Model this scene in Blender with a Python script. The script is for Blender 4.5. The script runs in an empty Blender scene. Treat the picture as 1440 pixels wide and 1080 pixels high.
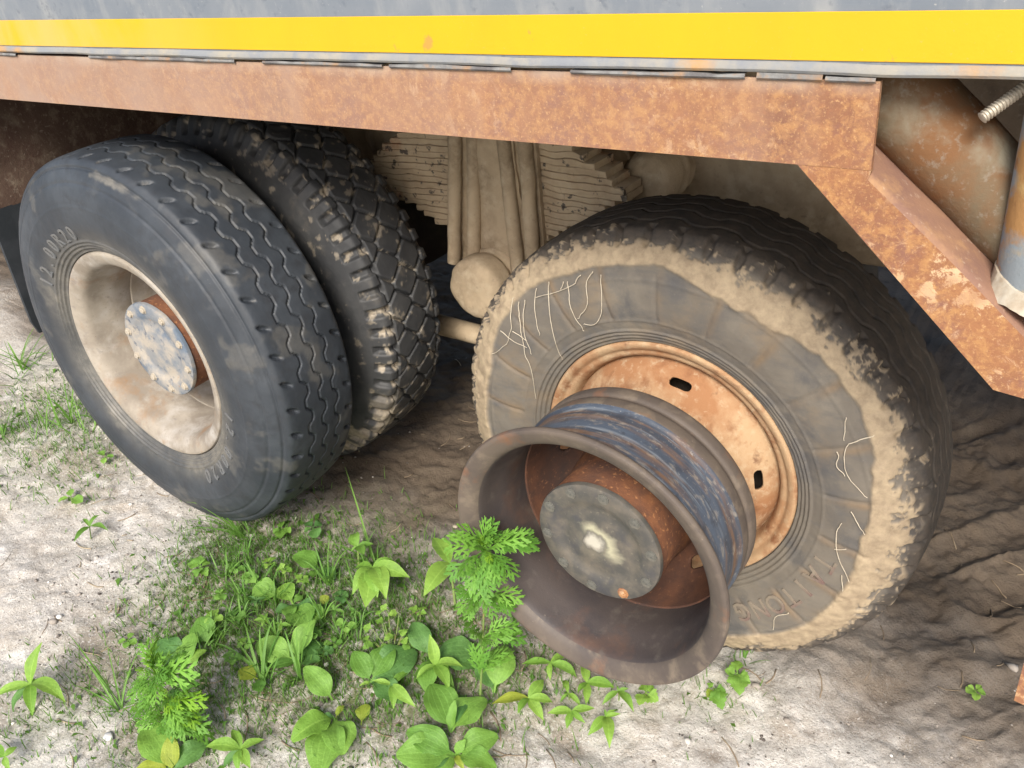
import bpy, math, random
import numpy as np
from mathutils import Matrix, Vector
random.seed(4); rng = np.random.default_rng(4)
sc = bpy.context.scene; COL = sc.collection
R_ = math.radians
# ------------------------------------------------------------------ camera
CAM = np.array([0.71299, -1.07629, 1.69791])
RT = np.array([0.82147887, 0.56168381, -0.09840614]); UP = np.array([-0.21478365, 0.46463329, 0.85905989]); FW = np.array([-0.5282428, 0.68456352, -0.50232693])
FPX = 1226.9
cd = bpy.data.cameras.new('camera'); cam = bpy.data.objects.new('camera', cd); COL.objects.link(cam)
cd.sensor_width = 36; cd.lens = FPX / 1440 * 36; cd.clip_start = .02; cd.clip_end = 900
cam.matrix_world = Matrix(((RT[0], UP[0], -FW[0], CAM[0]), (RT[1], UP[1], -FW[1], CAM[1]), (RT[2], UP[2], -FW[2], CAM[2]), (0, 0, 0, 1)))
sc.camera = cam
# ------------------------------------------------------------------ light
SUN_EL, SUN_AZ = 41, 154        # bearing (clockwise from +Y) of the bright part of the veiled sky
w = bpy.data.worlds.new('World'); sc.world = w; w.use_nodes = True
nt = w.node_tree; bg = nt.nodes['Background']
sky = nt.nodes.new('ShaderNodeTexSky'); sky.sky_type = 'NISHITA'; sky.sun_disc = False
sky.sun_elevation = R_(SUN_EL); sky.sun_rotation = R_(SUN_AZ); sky.air_density = 1.0; sky.dust_density = 3.0; sky.ozone_density = 1.0
nt.links.new(sky.outputs[0], bg.inputs[0]); bg.inputs[1].default_value = .112
sl = bpy.data.lights.new('sun', 'SUN'); sun = bpy.data.objects.new('sun', sl); COL.objects.link(sun)
sl.energy = 2.4; sl.angle = R_(20); sl.color = (1, .955, .88)
a, e = R_(SUN_AZ), R_(SUN_EL)
sun.rotation_euler = Vector((math.sin(a) * math.cos(e), math.cos(a) * math.cos(e), math.sin(e))).to_track_quat('Z', 'Y').to_euler()
sun.location = (0, -3, 6)
sc.view_settings.view_transform = 'Standard'; sc.view_settings.look = 'None'
sc.view_settings.exposure = 1.1; sc.view_settings.gamma = 1; sc.view_settings.use_curve_mapping = False

# ------------------------------------------------------------------ numeric noise
def _h(ix, iy, iz):
    n = (ix.astype(np.int64) * 374761393 + iy.astype(np.int64) * 668265263 + iz.astype(np.int64) * 1440662683) & 0xffffffff
    n = ((n ^ (n >> 13)) * 1274126177) & 0xffffffff
    n = ((n ^ (n >> 16)) * 2246822519) & 0xffffffff
    return ((n ^ (n >> 15)) & 0xffffff) / 8388607.5 - 1
def vnoise(x, y, z):
    fx, fy, fz = np.floor(x), np.floor(y), np.floor(z)
    a, b, c = x - fx, y - fy, z - fz
    a, b, c = [t * t * t * (t * (t * 6 - 15) + 10) for t in (a, b, c)]
    o = 0
    for i in (0, 1):
        for j in (0, 1):
            for k in (0, 1):
                o = o + _h(fx + i, fy + j, fz + k) * (a if i else 1 - a) * (b if j else 1 - b) * (c if k else 1 - c)
    return o
def fbm(x, y, z, f=1., octv=4, gain=.5):
    o, am, t = 0, 1., 0
    x, y, z = np.broadcast_arrays(np.asarray(x, float), np.asarray(y, float), np.asarray(z, float))
    for i in range(octv):
        o = o + am * vnoise(x * f + 17.3 * i, y * f - 9.1 * i, z * f + 4.7 * i); t += am; am *= gain; f *= 2.03
    return o / t * 1.5
def sstep(a, b, x):
    t = np.clip((x - a) / (b - a), 0, 1); return t * t * (3 - 2 * t)

# ------------------------------------------------------------------ materials
class NT:
    def __init__(s, name):
        s.m = bpy.data.materials.new(name); s.m.use_nodes = True; s.t = s.m.node_tree; s.n = s.t.nodes; s.b = s.n['Principled BSDF']
        s.tc = s.n.new('ShaderNodeTexCoord')
    def link(s, a, b): s.t.links.new(a, b)
    def noise(s, scale, detail=5, rough=.6, stretch=None, dist=0, off=0):
        v = s.tc.outputs['Object']
        mp = s.n.new('ShaderNodeMapping'); mp.inputs['Scale'].default_value = stretch or (1, 1, 1); mp.inputs['Location'].default_value = (off, off * 1.7, off * .6); s.link(v, mp.inputs[0]); v = mp.outputs[0]
        n = s.n.new('ShaderNodeTexNoise'); n.inputs['Scale'].default_value = scale; n.inputs['Detail'].default_value = detail; n.inputs['Roughness'].default_value = rough; n.inputs['Distortion'].default_value = dist
        s.link(v, n.inputs['Vector']); return n.outputs[0]
    def rng(s, v, lo, hi, a=0., b=1.):
        r = s.n.new('ShaderNodeMapRange'); r.inputs[1].default_value = lo; r.inputs[2].default_value = hi; r.inputs[3].default_value = a; r.inputs[4].default_value = b; r.clamp = True
        s.link(v, r.inputs[0]); return r.outputs[0]
    def mul(s, a, b, op='MULTIPLY'):
        m = s.n.new('ShaderNodeMath'); m.operation = op; m.use_clamp = False
        for i, x in enumerate((a, b)):
            if isinstance(x, (int, float)): m.inputs[i].default_value = x
            else: s.link(x, m.inputs[i])
        return m.outputs[0]
    def mix(s, f, a, b):
        m = s.n.new('ShaderNodeMix'); m.data_type = 'RGBA'
        for i, x in ((0, f), (6, a), (7, b)):
            if isinstance(x, tuple): m.inputs[i].default_value = (*x, 1)
            elif isinstance(x, (int, float)): m.inputs[i].default_value = x
            else: s.link(x, m.inputs[i])
        return m.outputs[2]
    def attr(s, name):
        a = s.n.new('ShaderNodeAttribute'); a.attribute_name = name; return a.outputs['Fac']
    def sep(s, i):
        x = s.n.new('ShaderNodeSeparateXYZ'); s.link(s.tc.outputs['Object'], x.inputs[0]); return x.outputs[i]
def lay(name, base, layers=(), rough=.75, bumps=(), metal=0., attrs=(), spec=.3, roughvar=None):
    """base colour, then noise layers (colour, scale, lo, hi[, stretch[, strength[, detail]]]), then vertex-mask layers"""
    t = NT(name); c = base
    for i, L in enumerate(layers):
        col, scl, lo, hi = L[:4]; st = L[4] if len(L) > 4 else None; am = L[5] if len(L) > 5 else 1.; de = L[6] if len(L) > 6 else 6
        f = t.rng(t.noise(scl, de, .62, st, .15, i * 3.1 + 1), lo, hi, 0, am)
        c = t.mix(f, c, col)
    for nm, col, col2 in attrs:
        f = t.attr(nm); n = t.rng(t.noise(38, 6, .7, None, .2, 9), .35, .65)
        c = t.mix(f, c, t.mix(n, col, col2))
    if isinstance(c, tuple): t.b.inputs['Base Color'].default_value = (*c, 1)
    else: t.link(c, t.b.inputs['Base Color'])
    t.b.inputs['Roughness'].default_value = rough; t.b.inputs['Metallic'].default_value = metal; t.b.inputs['Specular IOR Level'].default_value = spec
    if roughvar:
        t.link(t.rng(t.noise(roughvar[0], 5, .6, None, 0, 5), .3, .7, roughvar[1], roughvar[2]), t.b.inputs['Roughness'])
    prev = None
    for scl, strength, dist in bumps:
        b = t.n.new('ShaderNodeBump'); b.inputs['Strength'].default_value = strength; b.inputs['Distance'].default_value = dist
        t.link(t.noise(scl, 6, .65, None, .1, 2.2), b.inputs['Height'])
        if prev: t.link(prev, b.inputs['Normal'])
        prev = b.outputs[0]
    if prev: t.link(prev, t.b.inputs['Normal'])
    return t.m
M = {}
def _rust(name, flake):
    """scaly orange rust; dusty film and painted-in lens haze thicken towards the rear (-x)"""
    t = NT(name)
    c = t.mix(t.rng(t.noise(6, 6, .62, None, .2, 1), .36, .66), (.27, .125, .060), (.17, .080, .050))
    c = t.mix(t.rng(t.noise(13, 7, .68, None, .3, 4), .48, .60, 0, .8), c, (.19, .092, .068))
    c = t.mix(t.rng(t.noise(70, 6, .72, None, .3, 7), .46, .62, 0, .8), c, (.36, .19, .078))
    c = t.mix(t.rng(t.noise(160, 5, .72, None, .2, 2), .52, .64, 0, .75), c, (.24, .105, .055))
    c = t.mix(t.rng(t.noise(210, 5, .7, None, .1, 9), .56, .66, 0, .7), c, (.47, .285, .13))
    c = t.mix(t.mul(t.rng(t.noise(34, 6, .75, None, .5, 5), .54, .60, 0, flake), t.rng(t.noise(5, 4, .6, None, 0, 8), .42, .62)), c, (.66, .49, .30))
    c = t.mix(t.rng(t.noise(9, 5, .6, (1, 1, .2), .2, 3), .52, .72, 0, .5), c, (.33, .20, .125))
    d = t.mul(t.rng(t.sep(0), .5, 2.3, .88, .05), t.rng(t.noise(7, 6, .62, None, .3, 6), .25, .6, .45, 1))  # rearward fade: dusty film plus lens haze painted into the colour
    if name == 'rusty steel': c = t.mix(d, c, (.28, .20, .155))
    c = t.mix(t.mul(t.rng(t.sep(2), .030, .054), t.rng(t.noise(12, 5, .6, (1, 1, .3)), .35, .6, 0, .8)), c, (.36, .29, .23)) if name == 'rusty steel' else c
    t.link(c, t.b.inputs['Base Color']); t.b.inputs['Roughness'].default_value = .85; t.b.inputs['Specular IOR Level'].default_value = .2
    prev = None
    for sc_, st, di in ((220, .5, .0016), (60, .35, .002)):
        b = t.n.new('ShaderNodeBump'); b.inputs['Strength'].default_value = st; b.inputs['Distance'].default_value = di; t.link(t.noise(sc_, 6, .65, None, .1, 2), b.inputs['Height'])
        if prev: t.link(prev, b.inputs['Normal'])
        prev = b.outputs[0]
    t.link(prev, t.b.inputs['Normal']); return t.m
M['rust'] = _rust('rusty steel', .25)
M['rust_flaky'] = _rust('flaky rusty steel', .95)
M['rust_dark'] = lay('dark rust', (.065, .032, .022), [((.115, .050, .028), 14, .45, .7), ((.04, .027, .024), 6, .48, .66), ((.16, .075, .04), 90, .60, .7)], .8, [(160, .4, .002)], spec=.25)
M['rust_hub'] = lay('hub side rust', (.125, .055, .032), [((.21, .09, .042), 26, .45, .7), ((.08, .045, .035), 9, .5, .7), ((.34, .16, .07), 120, .58, .7)], .85, [(180, .5, .002)], spec=.2)
M['panel'] = lay('weathered blue grey paint', (.125, .145, .170), [((.175, .19, .205), 6, .4, .7), ((.30, .30, .28), 25, .5, .75, (.6, 1, .25), .6), ((.085, .10, .125), 45, .58, .72, None, .7), ((.42, .40, .36), 220, .66, .74, None, .5)], .55, [(120, .15, .001)], spec=.4)
M['lip'] = lay('dusty sill paint', (.19, .20, .21), [((.29, .26, .20), 10, .44, .68), ((.17, .18, .20), 30, .52, .7), ((.36, .21, .09), 7, .6, .72)], .75, [(150, .4, .002)])
M['filler'] = lay('pale weld filler', (.19, .19, .185), [((.10, .095, .095), 25, .42, .60), ((.27, .165, .09), 30, .52, .66)], .7, [(120, .5, .003)])
M['white_stone'] = lay('white stone', (.55, .54, .52), [((.40, .38, .35), 40, .45, .7)], .8, [(120, .4, .002)])
def stripe_mat():
    t = NT('yellow reflective tape')
    c = t.mix(t.rng(t.noise(7, 4, .6, (1, 1, .6)), .4, .7, 0, .5), (.53, .315, .002), (.48, .28, .003))
    dust_haze = t.mul(t.rng(t.sep(0), -.6, .25, .75, .0), t.rng(t.noise(5, 6, .65, (1, 1, .35), .4, 4), .36, .56))  # dusty film plus lens haze, painted in towards the left end
    c = t.mix(dust_haze, c, (.52, .34, .12))
    c = t.mix(t.rng(t.noise(260, 3, .6), .66, .74, 0, .4), c, (.45, .33, .12))
    c = t.mix(t.rng(t.noise(16, 5, .6, None, .2, 8), .69, .73, 0, .8), c, (.38, .20, .05))
    t.link(c, t.b.inputs['Base Color']); t.b.inputs['Roughness'].default_value = .42
    v = t.n.new('ShaderNodeTexVoronoi'); v.inputs['Scale'].default_value = 260; t.link(t.tc.outputs['Object'], v.inputs['Vector'])
    b = t.n.new('ShaderNodeBump'); b.inputs['Strength'].default_value = .08; b.inputs['Distance'].default_value = .001; t.link(v.outputs[0], b.inputs['Height']); t.link(b.outputs[0], t.b.inputs['Normal'])
    return t.m
M['stripe'] = stripe_mat()
MUD, MUD2 = (.36, .285, .19), (.24, .185, .125)
M['tyre_new'] = lay('black tyre rubber', (.025, .030, .037), [((.044, .051, .060), 7, .42, .68), ((.028, .031, .036), 30, .5, .7), ((.09, .09, .088), 16, .62, .8, None, .4), ((.18, .17, .155), 210, .68, .76, None, .6)], .55, [(160, .25, .001), (500, .15, .0006)], attrs=[('mud', (.150, .140, .120), (.085, .082, .075))], spec=.4)
M['tyre_block'] = lay('worn black block tyre rubber', (.030, .031, .033), [((.052, .052, .052), 8, .42, .68), ((.12, .105, .085), 20, .58, .8, None, .5), ((.20, .18, .15), 200, .68, .76, None, .6)], .6, [(160, .3, .001)], attrs=[('mud', (.36, .31, .24), (.20, .165, .12))], spec=.4)
M['tyre_old'] = lay('old dusty tyre rubber', (.125, .110, .092), [((.165, .145, .118), 8, .4, .66), ((.082, .080, .080), 9, .50, .68), ((.20, .145, .09), 5, .55, .75, None, .8), ((.10, .095, .09), 14, .5, .7, (1, 1, 3), .6), ((.26, .235, .195), 240, .64, .76, None, .5)], .75, [(140, .3, .001), (420, .2, .0008)], attrs=[('stain', (.21, .145, .085), (.14, .10, .065)), ('mud', MUD, MUD2), ('tread', (.080, .064, .050), (.040, .036, .033))], spec=.25)
M['letter_old'] = lay('raised dusty rubber letters', (.185, .155, .12), [((.14, .09, .08), 30, .45, .7)], .75, [(300, .3, .001)])
M['letter_new'] = lay('raised grey rubber letters', (.12, .12, .118), [((.10, .105, .11), 30, .45, .7)], .7, [(300, .3, .001)])
M['rim_dust'] = lay('dusty cream rim', (.31, .275, .225), [((.21, .18, .145), 6, .42, .60), ((.36, .335, .30), 12, .5, .7), ((.24, .15, .085), 9, .56, .70, None, .8), ((.18, .16, .145), 40, .58, .74, None, .7), ((.16, .11, .08), 160, .62, .72, None, .6)], .85, [(110, .25, .0015)], spec=.2)
M['rim_blue'] = lay('worn rusty rim with painted sky blue', (.072, .092, .125), [((.042, .050, .066), 7, .42, .60, (.4, 3, .4)), ((.24, .265, .29), 12, .54, .68, (.35, 5, .35), .8), ((.15, .085, .05), 6, .50, .62, (.5, 5, .5), .9), ((.28, .24, .19), 46, .56, .70, (.6, 1.6, .6), .75), ((.035, .038, .048), 30, .56, .70, None, .8), ((.33, .31, .28), 150, .62, .72, None, .6)], .5, [(110, .3, .0015), (300, .2, .001)], spec=.5)  # the blue is sky reflection painted into the colour, over rust and scratches
M['rim_brown'] = lay('brown oxidised rim steel', (.105, .083, .066), [((.065, .052, .046), 7, .42, .66), ((.17, .135, .10), 22, .52, .75), ((.18, .085, .045), 12, .58, .74, None, .8), ((.34, .29, .23), 160, .68, .78, None, .6)], .6, [(120, .3, .0015)], spec=.4)
M['rim_inner'] = lay('darker rim inside', (.060, .048, .044), [((.040, .034, .035), 7, .42, .66), ((.105, .060, .042), 6, .50, .70), ((.10, .085, .072), 22, .55, .75), ((.30, .25, .20), 190, .67, .76, None, .5)], .55, [(120, .35, .0015), (380, .3, .001)], spec=.4)
M['rim_rust'] = lay('orange rusted rim', (.29, .145, .070), [((.39, .265, .155), 8, .40, .60), ((.20, .088, .042), 14, .50, .66), ((.43, .325, .21), 60, .54, .72, None, .75), ((.13, .06, .035), 24, .63, .75, None, .8)], .85, [(150, .5, .002)], spec=.2)
M['cap_blue'] = lay('flaking blue grey hub paint', (.105, .135, .175), [((.20, .205, .21), 16, .42, .56), ((.34, .30, .245), 12, .47, .60, None, .9), ((.06, .08, .115), 40, .58, .7), ((.28, .15, .07), 34, .65, .74)], .6, [(90, .5, .002)], spec=.4)
def cap_grey():
    t = NT('greasy grey hub cap with chalky stain')
    c = t.mix(t.rng(t.noise(24, 6), .4, .66), (.060, .058, .053), (.115, .10, .08))
    c = t.mix(t.rng(t.noise(18, 6, .6, None, .3, 6), .54, .7, 0, .8), c, (.045, .046, .055))
    c = t.mix(t.rng(t.noise(110, 5, .6, None, 0, 3), .60, .76, 0, .5), c, (.22, .19, .14))
    x, z = t.sep(0), t.sep(2)
    d = t.mul(t.mul(t.mul(x, -.004, 'SUBTRACT'), 2, 'POWER'), t.mul(t.mul(z, -.004, 'SUBTRACT'), 2, 'POWER'), 'ADD')
    d = t.mul(d, .5, 'POWER')
    d = t.mul(d, t.rng(t.noise(14, 5, .55, None, .3, 1), .3, .7, -.02, .02), 'ADD')
    ring = t.mul(t.rng(d, .016, .030), t.rng(d, .056, .032)); ring = t.mul(ring, t.rng(t.mul(x, z, 'ADD'), -.02, .012, .1, 1))
    c = t.mix(t.mul(ring, .95), c, (.36, .34, .235))
    c = t.mix(t.rng(d, .020, .004, 0, .75), c, (.50, .47, .39))
    t.link(c, t.b.inputs['Base Color']); t.b.inputs['Roughness'].default_value = .55
    b = t.n.new('ShaderNodeBump'); b.inputs['Strength'].default_value = .3; b.inputs['Distance'].default_value = .0015; t.link(t.noise(130, 6), b.inputs['Height']); t.link(b.outputs[0], t.b.inputs['Normal'])
    return t.m
M['cap_grey'] = cap_grey()
M['cap_plain'] = lay('greasy grey bolt', (.10, .098, .085), [((.16, .15, .125), 60, .45, .7), ((.05, .05, .05), 90, .55, .7)], .6, [(200, .4, .001)])
M['bolt_dusty'] = lay('dusty bolt', (.34, .30, .24), [((.14, .17, .22), 60, .5, .65)], .7, [(200, .4, .001)])
M['mud'] = lay('dried tan mud', (.43, .335, .225), [((.25, .19, .125), 6, .42, .64), ((.48, .39, .275), 24, .5, .75), ((.20, .15, .11), 60, .60, .76, None, .7)], .92, [(90, .5, .003), (320, .4, .0012)], spec=.1)
M['mud_spring'] = lay('mud over rusty spring steel', (.43, .335, .225), [((.31, .23, .15), 9, .45, .68), ((.27, .12, .06), 7, .56, .66, None, .7), ((.05, .045, .045), 30, .59, .64, None, .9), ((.47, .385, .27), 50, .5, .8, None, .6)], .9, [(90, .5, .003), (320, .4, .0012)], spec=.1)
M['dark_mud'] = lay('old brown mud on steel', (.13, .10, .075), [((.20, .165, .125), 5, .42, .66), ((.17, .085, .045), 8, .56, .7), ((.085, .07, .058), 22, .55, .7), ((.25, .23, .19), 120, .60, .76, None, .6)], .9, [(110, .6, .003)], spec=.1)
M['tube'] = lay('mud stained brace tube', (.125, .098, .062), [((.15, .075, .034), 6, .38, .53, (1, 1, 1)), ((.19, .165, .12), 9, .55, .70), ((.12, .062, .034), 7, .56, .70), ((.22, .20, .165), 90, .56, .74, None, .7)], .8, [(140, .5, .002)], spec=.2)
M['web'] = lay('purple brown rust', (.24, .135, .085), [((.17, .095, .075), 7, .44, .66), ((.34, .20, .10), 20, .52, .72), ((.42, .33, .24), 90, .60, .75, None, .7)], .8, [(160, .5, .002)], spec=.2)
M['post'] = lay('rusting blue grey post', (.33, .175, .065), [((.20, .225, .24), 9, .53, .60), ((.42, .29, .12), 16, .54, .7, None, .8), ((.18, .08, .035), 30, .60, .74)], .7, [(120, .5, .002)], spec=.3)
M['sealant'] = lay('white sealant', (.38, .34, .27), [((.25, .19, .125), 26, .44, .64)], .55, [(60, .3, .0015)])
M['steel'] = lay('bare zinc rod', (.42, .38, .31), [((.24, .20, .15), 60, .5, .7)], .5, [(200, .3, .001)], metal=.3)
M['rubber'] = lay('black rubber flap', (.022, .026, .030), [((.04, .044, .05), 8, .45, .7)], .65, [(60, .2, .002)])
M['undark'] = lay('grimy chassis steel', (.055, .046, .038), [((.10, .08, .06), 9, .45, .7)], .9, [(90, .5, .003)], spec=.1)
M['root'] = lay('dry white root', (.52, .46, .36), [((.38, .32, .24), 60, .45, .7)], .8)
M['straw'] = lay('dead straw and twigs', (.20, .15, .10), [((.34, .28, .19), 2.5, .48, .56)], .85)
def pebble_mat():
    t = NT('pale and dark grit'); g = t.n.new('ShaderNodeNewGeometry'); r = g.outputs['Random Per Island']
    c = t.mix(t.rng(r, .25, .6), (.085, .072, .062), (.30, .265, .23)); c = t.mix(t.rng(r, .8, .95), c, (.66, .63, .58)); c = t.mix(t.rng(t.noise(160), .5, .7, 0, .5), c, (.2, .17, .14))
    t.link(c, t.b.inputs['Base Color']); t.b.inputs['Roughness'].default_value = .9; return t.m
M['pebble'] = pebble_mat()
def leaf_mat(name, c1, c2, vein=0., translucent=.35, rough=.5):
    t = NT(name)
    oi = t.n.new('ShaderNodeObjectInfo')
    c = t.mix(oi.outputs['Random'], c1, c2)
    c = t.mix(t.rng(t.noise(7, 4), .4, .7, 0, .45), c, tuple(x * .6 for x in c1))
    uv = t.n.new('ShaderNodeSeparateXYZ'); t.link(t.tc.outputs['UV'], uv.inputs[0])
    if vein:
        q = t.mul(uv.outputs[1], vein); q = t.mul(q, 1., 'FRACT' if False else 'MULTIPLY'); fr = t.n.new('ShaderNodeMath'); fr.operation = 'PINGPONG'; fr.inputs[1].default_value = .5; t.link(q, fr.inputs[0])
        f = t.rng(fr.outputs[0], .0, .10, .28, 0.)
        c = t.mix(f, c, tuple(min(1, x * 1.7 + .04) for x in c2))
    t.link(c, t.b.inputs['Base Color']); t.b.inputs['Roughness'].default_value = rough; t.b.inputs['Specular IOR Level'].default_value = .35
    b = t.n.new('ShaderNodeBump'); b.inputs['Strength'].default_value = .3; b.inputs['Distance'].default_value = .01; t.link(t.noise(22, 4), b.inputs['Height']); t.link(b.outputs[0], t.b.inputs['Normal'])
    tr = t.n.new('ShaderNodeBsdfTranslucent'); t.link(t.mix(.5, c, (.30, .42, .03)), tr.inputs[0])
    ms = t.n.new('ShaderNodeMixShader'); ms.inputs[0].default_value = translucent
    t.link(t.b.outputs[0], ms.inputs[1]); t.link(tr.outputs[0], ms.inputs[2]); t.link(ms.outputs[0], t.n['Material Output'].inputs[0])
    return t.m
M['leaf'] = leaf_mat('broad leaf green', (.13, .28, .045), (.23, .42, .075), 6)
M['leaf_dark'] = leaf_mat('dark broad leaf', (.06, .155, .04), (.105, .225, .055), 6, .22)
M['leaf_yellow'] = leaf_mat('yellowing leaf', (.24, .33, .04), (.33, .38, .05), 5)
M['lance'] = leaf_mat('lance leaf green', (.16, .33, .045), (.28, .46, .08), 2)
M['feather'] = leaf_mat('feathery leaf green', (.10, .26, .035), (.20, .41, .06), 2)
M['tip'] = leaf_mat('young yellow green leaf', (.17, .36, .025), (.25, .44, .035), 2)
M['grass'] = leaf_mat('grass green', (.09, .22, .035), (.18, .34, .065), 2)
M['moss'] = leaf_mat('low weed green', (.075, .18, .028), (.13, .26, .045), 0)
M['stem'] = lay('green brown stem', (.15, .22, .06), [((.22, .15, .07), 40, .5, .7)], .7)
M['red_stem'] = lay('reddish stalk', (.28, .12, .07), [((.2, .2, .07), 30, .5, .7)], .7)

def ground_mat():
    t = NT('sandy soil and mud')
    n = lambda *a: t.noise(*a)
    c = t.mix(t.rng(n(1.6, 6, .6, None, .3, 0), .38, .62), (.59, .56, .515), (.46, .425, .38))
    c = t.mix(t.rng(n(3.2, 7, .62, None, .5, 2), .49, .62, 0, .85), c, (.30, .25, .205))
    c = t.mix(t.rng(n(6, 7, .62, None, .4, 15), .52, .66, 0, .6), c, (.42, .355, .28))
    c = t.mix(t.rng(n(8, 7, .65, None, .3, 5), .54, .68, 0, .85), c, (.72, .69, .65))
    c = t.mix(t.rng(n(60, 7, .78, None, .1, 8), .54, .66, 0, .6), c, (.26, .22, .18))
    c = t.mix(t.rng(n(130, 5, .78, None, 0, 3), .56, .64, 0, .75), c, (.17, .14, .115))
    c = t.mix(t.rng(n(150, 5, .78, None, 0, 12), .55, .62, 0, .8), c, (.74, .72, .68))
    mud = t.mix(t.rng(n(4, 6, .65, None, .4, 4), .4, .64), (.095, .072, .053), (.150, .117, .087))
    mud = t.mix(t.rng(n(26, 6, .7, None, .2, 6), .54, .7, 0, .7), mud, (.055, .042, .032))
    mud = t.mix(t.rng(n(120, 4, .7, None, 0, 1), .64, .74, 0, .5), mud, (.20, .165, .125))
    c = t.mix(t.attr('mud'), c, mud)
    c = t.mix(t.mul(t.attr('moss'), t.rng(n(40, 6, .7, None, 0, 7), .36, .60)), c, (.13, .15, .065))
    t.link(c, t.b.inputs['Base Color']); t.b.inputs['Roughness'].default_value = .95; t.b.inputs['Specular IOR Level'].default_value = .112
    prev = None
    for s, st, d in ((45, .5, .012), (150, .8, .007), (420, .6, .003)):
        b = t.n.new('ShaderNodeBump'); b.inputs['Strength'].default_value = st; b.inputs['Distance'].default_value = d; t.link(n(s, 6, .7, None, .1, 2), b.inputs['Height'])
        if prev: t.link(prev, b.inputs['Normal'])
        prev = b.outputs[0]
    t.link(prev, t.b.inputs['Normal']); return t.m
M['ground'] = ground_mat()

# ------------------------------------------------------------------ mesh helpers
WLOC = {}
def finish(o, parent):
    COL.objects.link(o); WLOC[o.name] = Vector(o.location)
    if parent is not None:
        o.parent = parent; o.matrix_parent_inverse = Matrix.Translation(-WLOC[parent.name])
    return o
def empty(name, loc, parent=None, **props):
    o = bpy.data.objects.new(name, None); o.location = loc; o.empty_display_size = .05
    for k, v in props.items(): o[k] = v
    return finish(o, parent)
def mesh_data(name, V, F, mat, sharp=40, attrs=None, uv=None):
    me = bpy.data.meshes.new(name); V = np.asarray(V, float)
    if isinstance(F, np.ndarray):
        k = F.shape[1]; nf = len(F)
        me.vertices.add(len(V)); me.vertices.foreach_set('co', V.ravel().astype(np.float32))
        me.loops.add(nf * k); me.loops.foreach_set('vertex_index', F.ravel().astype(np.int32))
        me.polygons.add(nf); me.polygons.foreach_set('loop_start', np.arange(0, nf * k, k, dtype=np.int32)); me.update(calc_edges=True)
    else:
        me.from_pydata([tuple(v) for v in V], [], F)
    me.validate()
    me.polygons.foreach_set('use_smooth', np.ones(len(me.polygons), bool))
    if sharp: me.set_sharp_from_angle(angle=R_(sharp))
    for k, a in (attrs or {}).items():
        at = me.attributes.new(k, 'FLOAT', 'POINT'); at.data.foreach_set('value', np.asarray(a, np.float32).ravel())
    if uv is not None:
        l = me.uv_layers.new(name='UVMap'); vi = np.zeros(len(me.loops), np.int32); me.loops.foreach_get('vertex_index', vi)
        l.data.foreach_set('uv', np.asarray(uv, np.float32)[vi].ravel())
    me.materials.append(mat); return me
def obj(name, V, F, mat, parent=None, loc=None, sharp=40, attrs=None, uv=None, **props):
    """V in world coordinates; loc is the object's origin"""
    V = np.asarray(V, float)
    if loc is None: loc = (V.min(0) + V.max(0)) / 2
    me = mesh_data(name, V - np.asarray(loc), F, mat, sharp, attrs, uv)
    o = bpy.data.objects.new(name, me); o.location = loc
    for k, v in props.items(): o[k] = v
    return finish(o, parent)
def gridF(nu, nv, cu=False, cv=False, flip=False):
    iu = np.arange(nu if cu else nu - 1); iv = np.arange(nv if cv else nv - 1)
    A, B = np.meshgrid(iu, iv, indexing='ij'); A2, B2 = (A + 1) % nu, (B + 1) % nv
    F = np.stack([A * nv + B, A2 * nv + B, A2 * nv + B2, A * nv + B2], -1).reshape(-1, 4)
    return F[:, ::-1].copy() if flip else F
def box(x0, x1, y0, y1, z0, z1, b=.003):
    """bevelled box as V, F (24 verts)"""
    V = []; idx = {}
    for sx in (0, 1):
        for sy in (0, 1):
            for sz in (0, 1):
                for ax in range(3):
                    p = [(x0 + b, x1 - b)[sx], (y0 + b, y1 - b)[sy], (z0 + b, z1 - b)[sz]]
                    p[ax] = ((x0, x1)[sx], (y0, y1)[sy], (z0, z1)[sz])[ax]
                    idx[(sx, sy, sz, ax)] = len(V); V.append(p)
    F = []
    for ax in range(3):
        o1, o2 = (ax + 1) % 3, (ax + 2) % 3
        for s in (0, 1):
            q = []
            for u, v in ((0, 0), (1, 0), (1, 1), (0, 1)):
                k = [0, 0, 0]; k[ax] = s; k[o1] = u; k[o2] = v; q.append(idx[(*k, ax)])
            F.append(q if s else q[::-1])
    for ax in range(3):            # edges along ax
        o1, o2 = (ax + 1) % 3, (ax + 2) % 3
        for u in (0, 1):
            for v in (0, 1):
                k0 = [0, 0, 0]; k0[o1] = u; k0[o2] = v; k1 = list(k0); k1[ax] = 1
                q = [idx[(*k0, o1)], idx[(*k1, o1)], idx[(*k1, o2)], idx[(*k0, o2)]]
                F.append(q if u == v else q[::-1])
    for sx in (0, 1):
        for sy in (0, 1):
            for sz in (0, 1):
                q = [idx[(sx, sy, sz, a)] for a in range(3)]
                F.append(q if (sx + sy + sz) % 2 else q[::-1])
    return np.array(V), F
def prism(poly, y0, y1):
    """polygon of (x, z) pushed from y0 to y1 (poly counter-clockwise seen from -y)"""
    n = len(poly); V = [(x, y0, z) for x, z in poly] + [(x, y1, z) for x, z in poly]
    F = [list(range(n)), [n + i for i in reversed(range(n))]] + [[i, n + i, n + (i + 1) % n, (i + 1) % n] for i in range(n)]
    return np.array(V), F
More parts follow.
